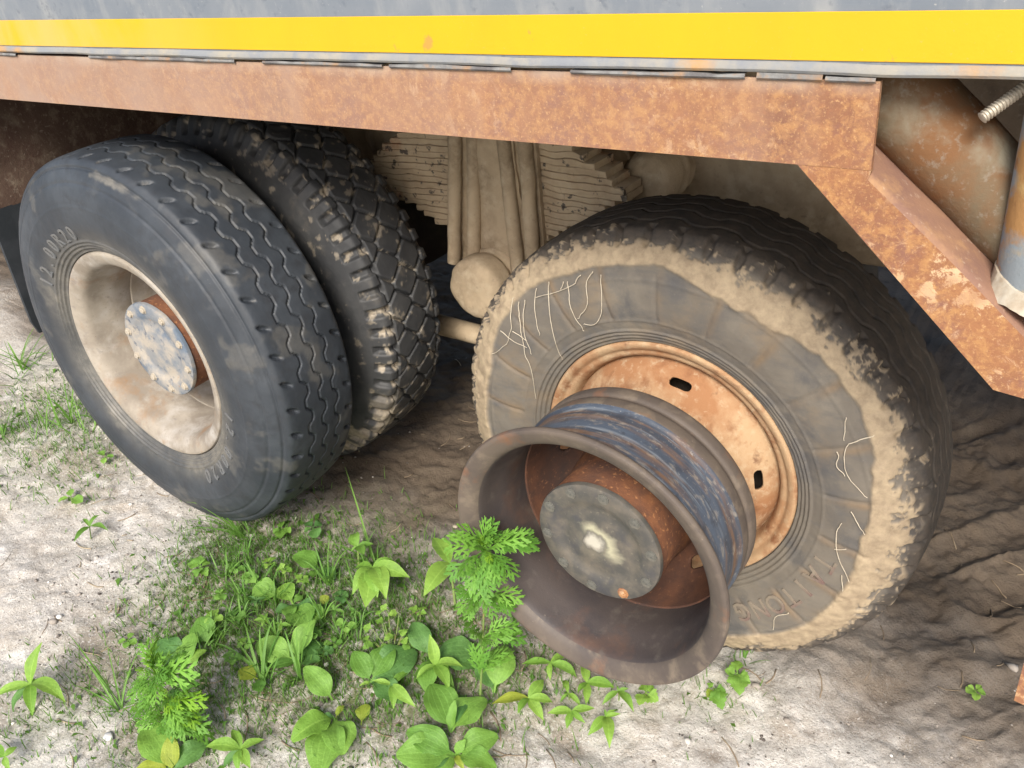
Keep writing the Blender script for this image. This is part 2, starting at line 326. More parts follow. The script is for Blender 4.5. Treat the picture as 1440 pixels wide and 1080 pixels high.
def tube(pts, rad, seg=12, caps=True):
    P = np.array(pts, float); n = len(P); rad = np.broadcast_to(np.asarray(rad, float), (n,))
    T = np.gradient(P, axis=0); T /= np.linalg.norm(T, axis=1)[:, None] + 1e-9
    u = np.cross(T[0], (0, 0, 1.)); u = np.cross(T[0], (0, 1., 0)) if np.linalg.norm(u) < .2 else u; u /= np.linalg.norm(u)
    V = []
    for i in range(n):
        u = u - T[i] * (u @ T[i]); u /= np.linalg.norm(u) + 1e-9; v = np.cross(T[i], u)
        for k in range(seg):
            a = 2 * math.pi * k / seg; V.append(P[i] + rad[i] * (math.cos(a) * u + math.sin(a) * v))
    F = [list(q) for q in gridF(n, seg, False, True)]
    F = [q[::-1] for q in F]
    if caps: F += [list(range(seg))[::-1], [(n - 1) * seg + k for k in range(seg)]]
    F = [q[::-1] for q in F]
    return np.array(V), F
def join(*parts):
    V = []; F = []; o = 0
    for v, f in parts:
        V.append(np.asarray(v)); F += [[i + o for i in q] for q in f]; o += len(v)
    return np.concatenate(V), F
def chaikin(P, n=2, closed=False):
    P = np.array(P, float)
    for _ in range(n):
        Q = np.roll(P, -1, 0) if closed else P[1:]; A = P if closed else P[:-1]
        N = np.empty((2 * len(A), P.shape[1])); N[0::2] = .75 * A + .25 * Q; N[1::2] = .25 * A + .75 * Q
        P = N if closed else np.vstack([P[:1], N, P[-1:]])
    return P
def lathe(prof, cx, cz, y0, n=160, closed=True, smooth=1, caps=False):
    """profile of (r, y) turned about the wheel axis (world y) through (cx, cz)"""
    P = chaikin(prof, smooth, closed) if smooth else np.array(prof, float)
    th = np.linspace(0, 2 * np.pi, n, endpoint=False)
    V = np.stack([cx + P[None, :, 0] * np.cos(th)[:, None], np.broadcast_to(y0 + P[None, :, 1], (n, len(P))), cz + P[None, :, 0] * np.sin(th)[:, None]], -1).reshape(-1, 3)
    return V, gridF(n, len(P), True, closed)

# ------------------------------------------------------------------ ground
def moss_mask(x, y):
    m = 0
    for cx, cy, s, a in ((-1.0, -.16, .17, 1), (-.82, .0, .2, .9), (-.62, -.16, .18, .7), (-.9, -.34, .12, .6), (-.42, -.02, .18, .55), (-1.12, -.62, .1, .5), (-1.18, .0, .1, .8), (-2.2, .05, .22, .5), (-1.85, -.05, .12, .3), (.12, .3, .10, .3), (-.2, .14, .10, .4), (-.75, -.6, .12, .5)):
        m = m + a * np.exp(-((x - cx) ** 2 + (y - cy) ** 2) / (2 * s * s))
    return np.clip(m, 0, 1)
def mud_mask(x, y):
    n = fbm(x, y, 0 * x, 2.2, 4) * .22
    edge = .16 + .30 * sstep(-.25, .35, x) + .25 * sstep(-1.2, -2.0, x)
    return sstep(-.16, .34, y - edge + n)
def gbase(x): return -.02 - .111 * np.clip(x, -3.2, 1.6)
def gz(x, y):
    x = np.asarray(x, float); y = np.asarray(y, float); o = 0 * x
    near = sstep(9, 3, np.abs(x)) * sstep(9, 3, np.abs(y))
    z = gbase(x) + .020 * fbm(x, y, o, 1.5, 3) * near + .010 * fbm(x, y, o + 3, 7, 4) * near + .0050 * fbm(x, y, o + 7, 26, 3, .65) * near
    m = mud_mask(x, y)
    u, v = x * .55 + y * .83, -x * .83 + y * .55                       # wrinkled ruts pushed up under the lorry
    rid = 1 - np.abs(fbm(u * .8 + .25 * fbm(x, y, o + 1, 2, 2), v * 2.6, o + 5, 2.4, 4, .55)) * 1.6
    z = z + m * near * (.026 * (rid - .55) * sstep(.5, 1.1, x + .35 * y) + .007 * (rid - .55) + .003 * fbm(x, y, o + 2, 45, 2))
    r1 = np.hypot(x - .02, (y - .50) * 1.0)
    z = z + .022 * np.exp(-((y - .335) / .045) ** 2) * np.exp(-((x - .02) / .24) ** 2) + .028 * np.exp(-((x - .34) / .10) ** 2) * np.exp(-((y - .50) / .14) ** 2)
    z = z - .012 * np.exp(-((x + 1.33) / .2) ** 2) * np.exp(-((y - .13) / .16) ** 2)
    return z
def axis_coords(lo, hi, step, far):
    c = np.arange(lo, hi + step / 2, step); out = []; s = step; p = hi
    while p < far: s *= 1.18; p += s; out.append(p)
    inn = []; s = step; p = lo
    while p > -far: s *= 1.18; p -= s; inn.append(p)
    return np.concatenate([inn[::-1], c, out])
gx = axis_coords(-2.5, 1.15, .0065, 420); gy = axis_coords(-1.0, 1.7, .0065, 420)
GX, GY = np.meshgrid(gx, gy, indexing='ij')
obj('ground', np.stack([GX, GY, gz(GX, GY)], -1).reshape(-1, 3), gridF(len(gx), len(gy)), M['ground'], loc=(0, 0, 0), sharp=None,
    attrs={'mud': mud_mask(GX, GY), 'moss': moss_mask(GX, GY)}, kind='structure', label='pale sandy ground turning to brown rutted mud under the truck')
def at(px, py, h=0.):
    """where the line of sight through a point of the photograph meets the ground plane raised by h"""
    d = FW + RT * (px - 720) / FPX - UP * (py - 540) / FPX; n = np.array([.111, 0, 1.]); t = (-.02 + h - CAM @ n) / (d @ n); P = CAM + t * d
    for _ in range(3):
        t = (float(gz(P[0], P[1])) + h + .111 * P[0] - CAM @ n) / (d @ n); P = CAM + t * d
    return P

# ------------------------------------------------------------------ the truck
truck = empty('dump_truck', (0, .9, 0), label='weathered dump truck with a rusty side beam, yellow stripe and muddy wheels', category='truck')
V, F = box(-4.2, 2.4, -.004, .010, 1.462, 2.75, .002)
obj('body_panel', V, F, M['panel'], truck)
V, F = box(-4.15, 2.35, -.0058, -.0040, 1.4757, 1.529, .0006)
obj('reflective_stripe', V, F, M['stripe'], truck)
V, F = box(-4.2, 2.4, .012, 2.4, 1.470, 1.495, .004)
obj('body_floor', V, F, M['undark'], truck)
# bottom edge of the body: a dusty folded lip, wavy
xs = np.linspace(-4.2, 2.4, 420); prof = np.array([(-.0042, 1.4735), (-.0075, 1.4700), (-.0085, 1.4640), (-.0060, 1.4605), (.004, 1.4600), (.03, 1.4602)])
wob = .0012 * fbm(xs, 0 * xs, 0 * xs, 6, 3)
obj('body_lip', np.stack([np.broadcast_to(xs[:, None], (420, 6)), np.broadcast_to(prof[None, :, 0], (420, 6)) + wob[:, None] * .6, prof[None, :, 1] + wob[:, None]], -1).reshape(-1, 3), gridF(420, 6), M['lip'], truck)
# side beam: channel with a gently wavy rusted face
BX1 = .459
V, F = prism([(-4.2, 1.350), (.3703, 1.350), (BX1, 1.350), (BX1, 1.4535), (-4.2, 1.4555)], 0, .009)
obj('side_beam', V, F, M['rust'], truck, label='long rusty orange steel side beam under the yellow stripe')
V, F = box(-4.2, .34, .0095, .075, 1.3508, 1.3590, .002)
obj('beam_flange', V, F, M['rust_dark'], truck)
for x0, x1, hh in ((-4.2, -1.42, .0028), (-1.13, -.66, .0034), (-.585, -.30, .0026), (-.285, -.05, .0036), (.05, .30, .0024), (.315, .395, .0040), (.398, .455, .002)):
    n = max(4, int((x1 - x0) * 60)); xx = np.linspace(x0, x1, n); zz = 1.4554 + hh + .0012 * fbm(xx, 0 * xx, 0 * xx + 2, 22, 2); yy = -.003 + .0015 * fbm(xx, 0 * xx, 0 * xx + 6, 16, 2)
    P = np.stack([np.stack([xx, yy, 0 * xx + 1.4515], -1), np.stack([xx, yy - .0035, 0 * xx + 1.4545], -1), np.stack([xx, yy - .002, zz], -1), np.stack([xx, yy + .014, zz], -1)], 1)
    obj('weld_strip', P.reshape(-1, 3), gridF(n, 4), M['filler'], truck)
# diagonal brace: outer plate, web behind its fold, round tube lying on the web
fold = [(.4565, 1.338), (.50, 1.301), (.55, 1.258), (.60, 1.2135), (.65, 1.168), (.757, 1.072)]
V, F = prism([(.3705, 1.3495), (.633, 1.087), (.700, 1.0795), (.757, 1.072)] + fold[::-1][1:] + [(.4592, 1.3495)], .0004, .010)
obj('diagonal_plate', V, F, M['rust_flaky'], truck, label='rusty diagonal brace plate with pale scaly flakes')
fl = chaikin([(.418, 1.372)] + fold, 2); n = len(fl)
off = np.array([(.0004, 0, 0), (.004, .004, .004), (.012, .006, .006), (.11, .010, .010), (.11, .002, .002), (.012, -.006, -.006)])
W = np.stack([np.stack([fl[:, 0] + o[1] * .7, 0 * fl[:, 0] + o[0], fl[:, 1] + o[2] * .7], -1) for o in off], 1)
obj('diagonal_web', W.reshape(-1, 3), gridF(n, 6, False, True), M['web'], truck)
dv = np.array([.64, 0, -.58]); dv /= np.linalg.norm(dv); nv_ = np.array([.58, 0, .64]); nv_ /= np.linalg.norm(nv_)
c0 = np.array([.535, .105, 1.275]) + nv_ * .050
ts = np.linspace(-.24, .30, 30)
V, F = tube([c0 + dv * t for t in ts], 0.058 + .0012 * fbm(ts, 0 * ts, 0 * ts, 15, 3), 32)
obj('brace_tube', V, F, M['tube'], truck)
V, F = tube([(.652, .052, 1.195), (.652, .052, 1.215), (.651, .052, 1.3), (.650, .052, 1.462)], [.043, .047, .047, .047], 32)
post = obj('support_post', V, F, M['post'], truck, label='round support post with flaking blue grey paint over rust')
th = np.linspace(0, 2 * np.pi, 96, endpoint=False)
ring = np.stack([.652 + .049 * np.cos(th), .052 + .049 * np.sin(th), 1.213 - .35 * .049 * np.cos(th) - .010 + .0015 * fbm(np.cos(th), np.sin(th), 0 * th, 1, 2)], -1)
sk = [(-.001, .010), (.003, .008), (.005, .000), (.007, -.010), (.011, -.017), (.012, -.020), (.002, -.021)]   # a smeared skirt of sealant
cre = .0005 * np.sin(th * 29) + .0025 * fbm(np.cos(th), np.sin(th), 0 * th + 4, 1.2, 2)
RV = np.stack([np.stack([.652 + (.046 + a_ + cre * (k > 1)) * np.cos(th), .052 + (.046 + a_ + cre * (k > 1)) * np.sin(th), ring[:, 2] + .006 + b_ * (1 + .5 * fbm(np.cos(th), np.sin(th), 0 * th + 2, 1.5, 2))], -1) for k, (a_, b_) in enumerate(sk)], 1)
obj('sealant', RV.reshape(-1, 3), gridF(96, len(sk), True, False), M['sealant'], post)
# ribbed rod end in the opening
A, B = np.array([.566, .018, 1.413]), np.array([.640, .085, 1.475]); ts = np.linspace(0, 1, 120)
rad = .0060 + .0012 * np.where((np.arange(120) % 4) < 2, 1, -.6) * (ts < .62) + .0010 * (ts >= .62); rad[0] = .005
V, F = tube([A + (B - A) * t for t in ts], rad, 14)
obj('threaded_rod', V, F, M['steel'], truck, sharp=60)
V, F = box(.30, 1.5, .34, .355, 1.27, 1.468, .003)
obj('subframe_plate', V, F, M['dark_mud'], truck)
for x in (.62, .78):
    V, F = box(x, x + .045, .30, .338, 1.28, 1.466, .004); obj('stiffener', V, F, M['dark_mud'], truck)
# rusty hanging bracket whose lower corner enters the frame
V, F = prism([(.7415, .581), (1.02, .540), (1.02, 1.12), (.7405, 1.085), (.7405, .70)], .0002, .012)
obj('hanging_bracket', V, F, M['rust_flaky'], truck, label='lower corner of a rusty steel bracket hanging at the picture edge')
# cross panel and mudflap beyond the rear wheel
nx, nz = 60, 26; yy = np.linspace(.045, 1.5, nx); zz = np.linspace(.965, 1.465, nz); Y, Z = np.meshgrid(yy, zz, indexing='ij')
Vp = np.stack([-2.05 + .012 * fbm(Y, Z, 0 * Y, 5, 4), Y, Z - .03 * (Y - .05) * (Z < 1.0)], -1).reshape(-1, 3)
Vb = Vp.copy(); Vb[:, 0] -= .03
M['panel_rust'] = lay('mud spattered rusty panel', (.095, .064, .048), [((.075, .045, .035), 6, .42, .64), ((.15, .115, .085), 24, .52, .70), ((.22, .18, .14), 90, .58, .70, None, .7)], .9, [(110, .6, .003)], spec=.1)
Fp = gridF(nx, nz); obj('cross_panel', np.vstack([Vp, Vb]), np.vstack([Fp, Fp[:, ::-1] + len(Vp)]), M['panel_rust'], truck)
V, F = box(-2.10, -1.985, .028, .046, 1.20, 1.462, .006); obj('panel_edge', V, F, M['lip'], truck)
nx, nz = 30, 20; Y, Z = np.meshgrid(np.linspace(.060, .68, nx), np.linspace(.575, .985, nz), indexing='ij')
cur = .02 * (Z - .98) / .4
Vp = np.stack([-2.043 + cur + .006 * np.sin(Y * 9), Y + .012 * np.maximum(0, .62 - Z) / .05 * (Y < .1), Z], -1).reshape(-1, 3); Vb = Vp.copy(); Vb[:, 0] -= .012
Fp = gridF(nx, nz); ring_e = []
obj('mudflap', np.vstack([Vp, Vb]), np.vstack([Fp, Fp[:, ::-1] + len(Vp), gridF(2, nz)[:, [0, 1, 2, 3]] * 0 + np.array([[i, i + 1, i + 1 + len(Vp), i + len(Vp)] for i in range(nz - 1)]), ]), M['rubber'], truck)

# ---- suspension between the wheels
def lumpy(V, amp, f=20, seed=0):
    V = np.array(V); d = np.stack([fbm(V[:, 0], V[:, 1], V[:, 2] + seed + k * 9, f, 3) for k in range(3)], -1); return V + d * amp
def strip_bar(x0, x1, y0, y1, z0, z1, bow, nseg=60):
    xx = np.linspace(x0, x1, nseg); q = [(y0, z0), (y0, z1), (y1, z1), (y1, z0)]
    q = [(y0, z0 + .0015), (y0 - .001, (z0 + z1) / 2), (y0, z1 - .0015), (y0 + .0025, z1), (y1, z1), (y1, z0), (y0 + .0025, z0)]
    V = np.stack([np.stack([xx, 0 * xx + a, b + bow * ((xx + .68) / .42) ** 2], -1) for a, b in q], 1).reshape(-1, 3)
    F = [list(f)[::-1] for f in gridF(nseg, 7, False, True)] + [list(range(7)), [(nseg - 1) * 7 + i for i in reversed(range(7))]]
    return V, F
nl = 19
for i in range(nl):
    z0 = .865 + i * .0172; u = (i - 8.4) / 9.5
    half = .425 * (1 - abs(u) ** 1.15 * .62) + random.uniform(-.008, .008)
    V, F = strip_bar(-.685 - half, -.685 + half * 1.0,   .715 + random.uniform(-.0022, .0022), .80, z0, z0 + .0170, -.012)
    obj('spring_leaf', lumpy(V, .0042, 22, 0), F, M['mud_spring'], truck, (-.685, .75, 1.0))
def path_bar(p0, p1, r, nm, mat, n=20, lump=.0016, seg=14):
    p0, p1 = np.array(p0), np.array(p1); V, F = tube([p0 + (p1 - p0) * t for t in np.linspace(0, 1, n)], r, seg); return obj(nm, lumpy(V, lump, 26, len(WLOC)), F, mat, truck)
for (xt, xb, zb) in ((-.737, -.792, .775), (-.677, -.722, .765), (-.588, -.572, .775), (-.523, -.520, .79)):
    path_bar((xt, .690, 1.16), (xb, .672, zb), .0195, 'u_bolt', M['mud'])
nz = 20
V, F = prism([(-.800, .775), (-.545, .79), (-.500, .80), (-.500, 1.17), (-.765, 1.17)], .699, .714)
obj('clamp_plate', V, F, M['mud'], truck)
tz = np.linspace(1.17, .70, nz); L = np.interp(tz, [.70, .80, 1.17], [-.765, -.755, -.70]); Rr = np.interp(tz, [.70, .80, 1.17], [-.555, -.545, -.565])
cols = 12; V = np.stack([np.stack([L + (Rr - L) * k / (cols - 1), 0 * tz + .692 - .012 * math.sin(math.pi * k / (cols - 1)), tz], -1) for k in range(cols)], 1)
back = V.copy(); back[:, :, 1] = .86
VV = np.concatenate([V.reshape(-1, 3), back.reshape(-1, 3)]); Ff = gridF(nz, cols); m_ = nz * cols
side = [[i * cols, (i + 1) * cols, m_ + (i + 1) * cols, m_ + i * cols] for i in range(nz - 1)] + [[i * cols + cols - 1, m_ + i * cols + cols - 1, m_ + (i + 1) * cols + cols - 1, (i + 1) * cols + cols - 1] for i in range(nz - 1)]
obj('trunnion_bracket', lumpy(VV, .004, 18), [list(f) for f in Ff] + [list(f[::-1] + m_) for f in Ff] + side, M['mud'], truck)
tp = [(0.001, -.012), (.05, -.011), (.078, -.004), (.087, .008), (.088, .05), (.086, .062), (.080, .066), (.080, .074), (.090, .078), (.094, .10), (.094, .17)]
V, F = lathe(tp, -.668, .742, .596, 72, False, 1); obj('trunnion_cap', lumpy(V, .004, 22), F, M['mud'], truck)
path_bar((-1.30, .78, .50), (-.45, .78, .475), .032, 'torque_rod', M['mud'], 26)
V, F = box(-.80, -.54, .745, 1.7, .42, .80, .02); obj('trunnion_beam', V, F, M['undark'], truck)
# chassis rails and the mud-caked chambers against them
for y in (.98, 1.62):
    V, F = box(-4.1, 2.3, y, y + .09, .80, 1.298, .008); obj('chassis_rail', V, F, M['mud'] if y < 1 else M['undark'], truck)
V, F = box(-4.1, 2.3, 1.0, 1.70, 1.30, 1.468, .008); obj('subframe', V, F, M['undark'], truck)
for x in np.arange(-2.2, 1.2, .34):
    V, F = box(x, x + .05, .30, 2.3, 1.40, 1.468, .004); obj('cross_member', V, F, M['dark_mud'], truck)
def chamber(x, z, y0, r, dep=.22):
    p = [(.001, 0), (r * .6, .004), (r * .88, .022), (r, .06), (r, dep * .45), (r * 1.07, dep * .48), (r * 1.07, dep * .55), (r, dep * .58), (r * .95, dep)]
    V, F = lathe(p, x, z, y0, 48, False, 1); return obj('brake_chamber', lumpy(V, .004, 18), F, M['mud'], truck)
chamber(-.425, .985, .82, .078); chamber(-.275, 1.005, .82, .075); chamber(-1.17, 1.045, .86, .105)
for cx, cz in ((-1.352, .679), (-.007, .5244)):
    V, F = tube([(cx, .42, cz), (cx, .9, cz), (cx, 1.1, cz), (cx, 1.5, cz), (cx, 1.7, cz), (cx, 2.1, cz)], [.085, .085, .17, .17, .085, .085], 24); obj('axle', V, F, M['undark'], truck)
    V, F = lathe([(.10, .0), (.205, .0), (.21, .02), (.21, .18), (.10, .18)], cx, cz, .50, 64, True, 0); obj('brake_drum', V, F, M['undark'], truck)

# ---- wheels
TY = [(.272, .020), (.288, .014), (.300, .010), (.318, -.004), (.345, -.017), (.380, -.026), (.420, -.029), (.460, -.023), (.492, -.010), (.510, .000), (.524, .008), (.534, .016), (.539, .026), (.542, .06), (.545, .127)]
def tyre(name, parent, cx, cz, y0, scale, pat, mat, n=900, **props):
    half = np.array(TY); k = half[:, 0] > .33; half[:, 0] = np.where(k, .33 + (half[:, 0] - .33) * (scale - .33) / (.545 - .33), half[:, 0])
    full = np.vstack([half, np.stack([half[::-1, 0][1:], .254 - half[::-1, 1][1:]], -1)])
    S = chaikin(full, 3); s = np.r_[0, np.cumsum(np.linalg.norm(np.diff(S, axis=0), axis=1))]
    dens = np.where(S[:, 0] > .50, 420., np.where(S[:, 0] < .36, 460., 300.)); dens = np.where(S[:, 1] > .254, 90., dens)
    cum = np.r_[0, np.cumsum(.5 * (dens[1:] + dens[:-1]) * np.diff(s))]; m = int(cum[-1]); u = np.linspace(0, cum[-1], m)
    r = np.interp(u, cum, S[:, 0]); y = np.interp(u, cum, S[:, 1]); dr, dy = np.gradient(r), np.gradient(y); l = np.hypot(dr, dy)
    nr, ny = dy / l, -dr / l
    th = np.linspace(0, 2 * np.pi, n, endpoint=False)[:, None]
    d, at_ = pat(th, r[None], y[None] - .127, scale)
    rr = r[None] + nr[None] * d; yy = y[None] + ny[None] * d
    V = np.stack([cx + rr * np.cos(th), y0 + yy, cz + rr * np.sin(th)], -1).reshape(-1, 3)
    F = gridF(n, m, True, False)
    return obj(name, V, F, M[mat], parent, (cx, y0 + .127, cz), None, {k: np.broadcast_to(v, (n, m)) for k, v in at_.items()}, **props)
def groove(dist, w, depth): return -depth * sstep(w, w * .45, np.abs(dist))
def zig(th, k, amp):                                                   # flattened zig-zag
    t = (th * k / (2 * np.pi)) % 1; q = np.abs(t * 2 - 1) * 2 - 1
    return amp * np.clip(q * 2.4, -1, 1)
def beadrings(r):
    d = 0
    for k in range(4): d = d + .0040 * np.exp(-((r - (.307 + .0095 * k)) / .0028) ** 2)
    return d - .003 * np.exp(-((r - .3015) / .002) ** 2)
def wear(th, r, y, f=6, seed=0.): return fbm(r * np.cos(th), y + 0 * th + seed, r * np.sin(th), f, 4)
def pat_rib(th, r, y, R):
    tread = sstep(R - .016, R - .010, r); d = 0 * th + 0 * r
    for c, k, am, w in ((-.045, 44, .008, .0032), (.0, 44, .008, .0030), (.045, 44, .008, .0030)):
        d = np.minimum(d, groove(y - c - zig(th + c * 3, k, am), w, .009))
    d = d * tread
    t = ((th * 46 / (2 * np.pi) + .35 * (y + .1) * 20) % 1 - .5) * (2 * np.pi / 46) * R  # slanted notches along the shoulder edge
    nt_ = sstep(1.0, .45, np.hypot(t / .0085, (y + .092) / .019)); nt2 = sstep(1, .45, np.hypot(t / .0085, (y - .092) / .019))
    d = d - .010 * np.maximum(nt_, nt2)
    d = d - .0045 * np.exp(-((r - (R - .026)) / .0028) ** 2) * (np.abs(y) > .09) - .003 * np.exp(-((r - (R - .060)) / .0025) ** 2) * (y < -.1)
    side = (y < -.1) & (r < R - .03)
    d = d + np.where(side, beadrings(r) + .0012 * np.exp(-((r - .43) / .003) ** 2), 0)
    wn = wear(th, r, y, 9); wf = wear(th, r, y, 40, 3)
    scuff = sstep(.55, .85, .9 * np.exp(-((th - 1.28) / .30) ** 2) * np.exp(-((r - (R - .032)) / .018) ** 2) * (y < -.08) + .22 * wf)
    mud = np.clip(sstep(.40, .31, r) * (y < -.1) * (.75 + .4 * wn) + .9 * scuff + .5 * sstep(.2, .6, wf) * (d < -.002) * tread + .35 * sstep(.35, .7, wn + .3 * wf), 0, 1)
    d = d + .0006 * wf + .0015 * scuff * wf
    return d, {'mud': mud}
def pat_block(th, r, y, R):
    d = 0 * th + 0 * r; tread = sstep(R - .017, R - .010, r)
    K = 30; a = 2 * np.pi * R / K; s = th * R
    best = d + 9; sec = d + 9                                          # hexagonal blocks: distance to the edge between the two nearest centres
    for j in range(-3, 4):
        cy = j * .046; o = .5 * (j % 2)
        q = (s / a + o) ; cs_ = (np.round(q) - o) * a
        for k in (-1, 0, 1):
            dd = np.hypot((s - cs_ - k * a) * .98, y - cy); sec = np.minimum(sec, np.maximum(best, dd)); best = np.minimum(best, dd)
    e = (sec - best) * .5
    inner = np.abs(y) < .088
    d = np.where(inner, -.011 * sstep(.0042, .0018, e), 0) * tread
    t = ((th * K * 2 / (2 * np.pi)) % 1); lug = sstep(.30, .38, t) * sstep(.98, .90, t)
    out = sstep(.078, .086, np.abs(y)) * (r > R - .05)
    d = d - .015 * (1 - lug) * out * sstep(R - .055, R - .035, r) - .007 * np.exp(-((np.abs(y) - .083) / .003) ** 2) * tread
    d = d + np.where((y < -.1) & (r < R - .06), beadrings(r), 0)
    wf = wear(th, r, y, 45, 3); wn = wear(th, r, y, 8, 1)
    low = sstep(-.2, -.75, np.sin(th))
    mud = np.clip(.9 * sstep(.05, .5, wf) * (d < -.004) + low * sstep(.0, .5, wn + .5 * wf + .2) * .9 + .5 * sstep(.45, .7, wf + .3 * wn), 0, 1)
    mud = np.maximum(mud, sstep(.09, .115, y) * low)
    return d + .0008 * wf, {'mud': mud}
def pat_old(th, r, y, R):
    d = 0 * th + 0 * r; tread = sstep(R - .018, R - .010, r)
    for c, k, am, w in ((-.064, 30, .009, .0036), (-.020, 30, .009, .0030), (.022, 30, .009, .0030), (.066, 30, .009, .0036)):
        d = np.minimum(d, groove(y - c - zig(th + c * 5, k, am), w, .006))
    d = d * tread
    t = ((th * 52 / (2 * np.pi)) % 1 - .5) * (2 * np.pi / 52) * R
    d = d - .011 * sstep(1, .5, np.hypot(t / .011, (r - (R - .020)) / .026)) * (np.abs(y) > .088)
    side = (y < -.1) & (r < R - .06)
    thd = np.degrees(th) % 360
    rad = np.exp(-((((th * 22 / (2 * np.pi)) % 1 - .5) * (2 * np.pi / 22) * r) / .0045) ** 2) * sstep(.355, .37, r) * sstep(.478, .455, r)
    d = d + np.where(side, beadrings(r) - .0026 * rad + .0018 * np.exp(-((r - .455) / .003) ** 2) + .0015 * np.exp(-((r - .362) / .0025) ** 2), 0)
    wn = wear(th, r, y, 9); wf = wear(th, r, y, 42, 3); wg = .5 * wear(th, r, y, 90, 8) + .6 * fbm(r * 150, th * 7, 0 * th, 1, 3)
    ang = [-180, -172, -161 , -120, -90, -74, -59, -42, -25, -3, 10, 26, 36, 48, 60, 75, 88, 99, 114, 129, 146, 161, 180]
    inn = [.474, .474, .480, .485, .475, .468, .459, .463, .452, .446, .462, .482, .490, .487, .459, .464, .486, .483, .484, .492, .488, .466, .474]
    A = ((np.degrees(th) + 180) % 360) - 180
    ri = np.interp(A, ang, inn); ro = np.interp(A, [-180, -90, -30, 0, 30, 60, 90, 120, 180], [.545, .532, .528, .532, .532, .520, .524, .545, .552])
    drip = .005 * np.abs(fbm(th * 9, 0 * th, 0 * th, 1, 3)) * (np.sin(th) > -.3)
    m = sstep(-.003, .004, r - ri + .005 * wn + .002 * wf + drip) * sstep(.010, -.016, r - ro + .012 * wn + .010 * wf + .005 * wg) * (y < -.06)
    wh = wear(th, r, y, 120, 5); hole = sstep(.60, .80, wf * .5 + .45 * wh + .4 * wn + 1.6 * np.clip((r - ri) / (ro - ri + .001), 0, 1) - .62) * .9
    m = m * (1 - hole * (r > ri + .008))
    splat = sstep(.40, .58, .6 * wf + .55 * wh + .35 * wn - .55 * sstep(-.11, -.05, y)) * (r > ro - .02) * (y < -.03)
    mud = np.clip(m + .85 * splat, 0, 1)
    d = d + (m * (.0055 + .002 * wn) + .002 * splat) * (1 + .25 * wf) + .0008 * wf + .0009 * wg * m
    stain = np.clip(np.exp(-((((th * 22 / (2 * np.pi) + .06) % 1 - .5) * (2 * np.pi / 22) * r) / .009) ** 2) * side * sstep(.35, .38, r) * (.45 + .6 * wn), 0, .8) * (1 - np.clip(mud, 0, 1))
    return d, {'mud': mud, 'stain': stain, 'tread': sstep(R - .045, R - .022, r) * (1 - mud * .0) * .92 * (1 - np.clip(mud, 0, 1))}
def lettering(parent, text, cx, cz, y0, scale, r, a0, a1, size, mat):
    """raised characters standing on the sidewall, tops away from the hub and following its bulge"""
    hx = np.array([q[0] for q in TY]); hy = np.array([q[1] for q in TY]); hx = np.where(hx > .33, .33 + (hx - .33) * (scale - .33) / .215, hx)
    for i, ch in enumerate(text):
        cu = bpy.data.curves.new('letter', 'FONT'); cu.body = ch; cu.size = size; cu.extrude = .0016; cu.bevel_depth = .0004; cu.align_x = 'CENTER'; cu.resolution_u = 3
        ob = bpy.data.objects.new('letter', cu); COL.objects.link(ob)
        dg = bpy.context.evaluated_depsgraph_get(); me = ob.evaluated_get(dg).to_mesh()
        a = R_(a0 + (a1 - a0) * i / max(1, len(text) - 1)); er = np.array([math.cos(a), 0, math.sin(a)]); et = np.array([math.sin(a), 0, -math.cos(a)])
        V = np.array([np.array([cx, y0 + float(np.interp(r + v.co.y, hx, hy)) - .0013, cz]) + er * (r + v.co.y) + et * v.co.x * .85 - np.array([0, 1, 0]) * v.co.z for v in me.vertices])
        F = [list(p.vertices) for p in me.polygons]
        ob.evaluated_get(dg).to_mesh_clear(); bpy.data.objects.remove(ob); bpy.data.curves.remove(cu)
        obj('letter', V, F, M[mat], parent, sharp=30)
RIM = [(.303, .006), (.300, .014), (.282, .019), (.263, .024), (.258, .07), (.251, .084), (.247, .10), (.247, .165), (.251, .186), (.258, .20), (.263, .226), (.283, .232), (.299, .238), (.303, .246),
       (.298, .252), (.284, .243), (.256, .236), (.250, .20), (.240, .165), (.240, .10), (.246, .075), (.252, .05), (.257, .022), (.268, .009), (.287, .001), (.298, -.002)]
RIM2 = [(.303, .006), (.300, .014), (.283, .020), (.263, .026), (.258, .20), (.285, .24), (.292, .25), (.280, .248), (.25, .235), (.244, .10), (.247, .062), (.252, .046), (.257, .030), (.262, .018), (.270, .012), (.278, .012), (.284, .004), (.292, .000), (.299, -.001)]
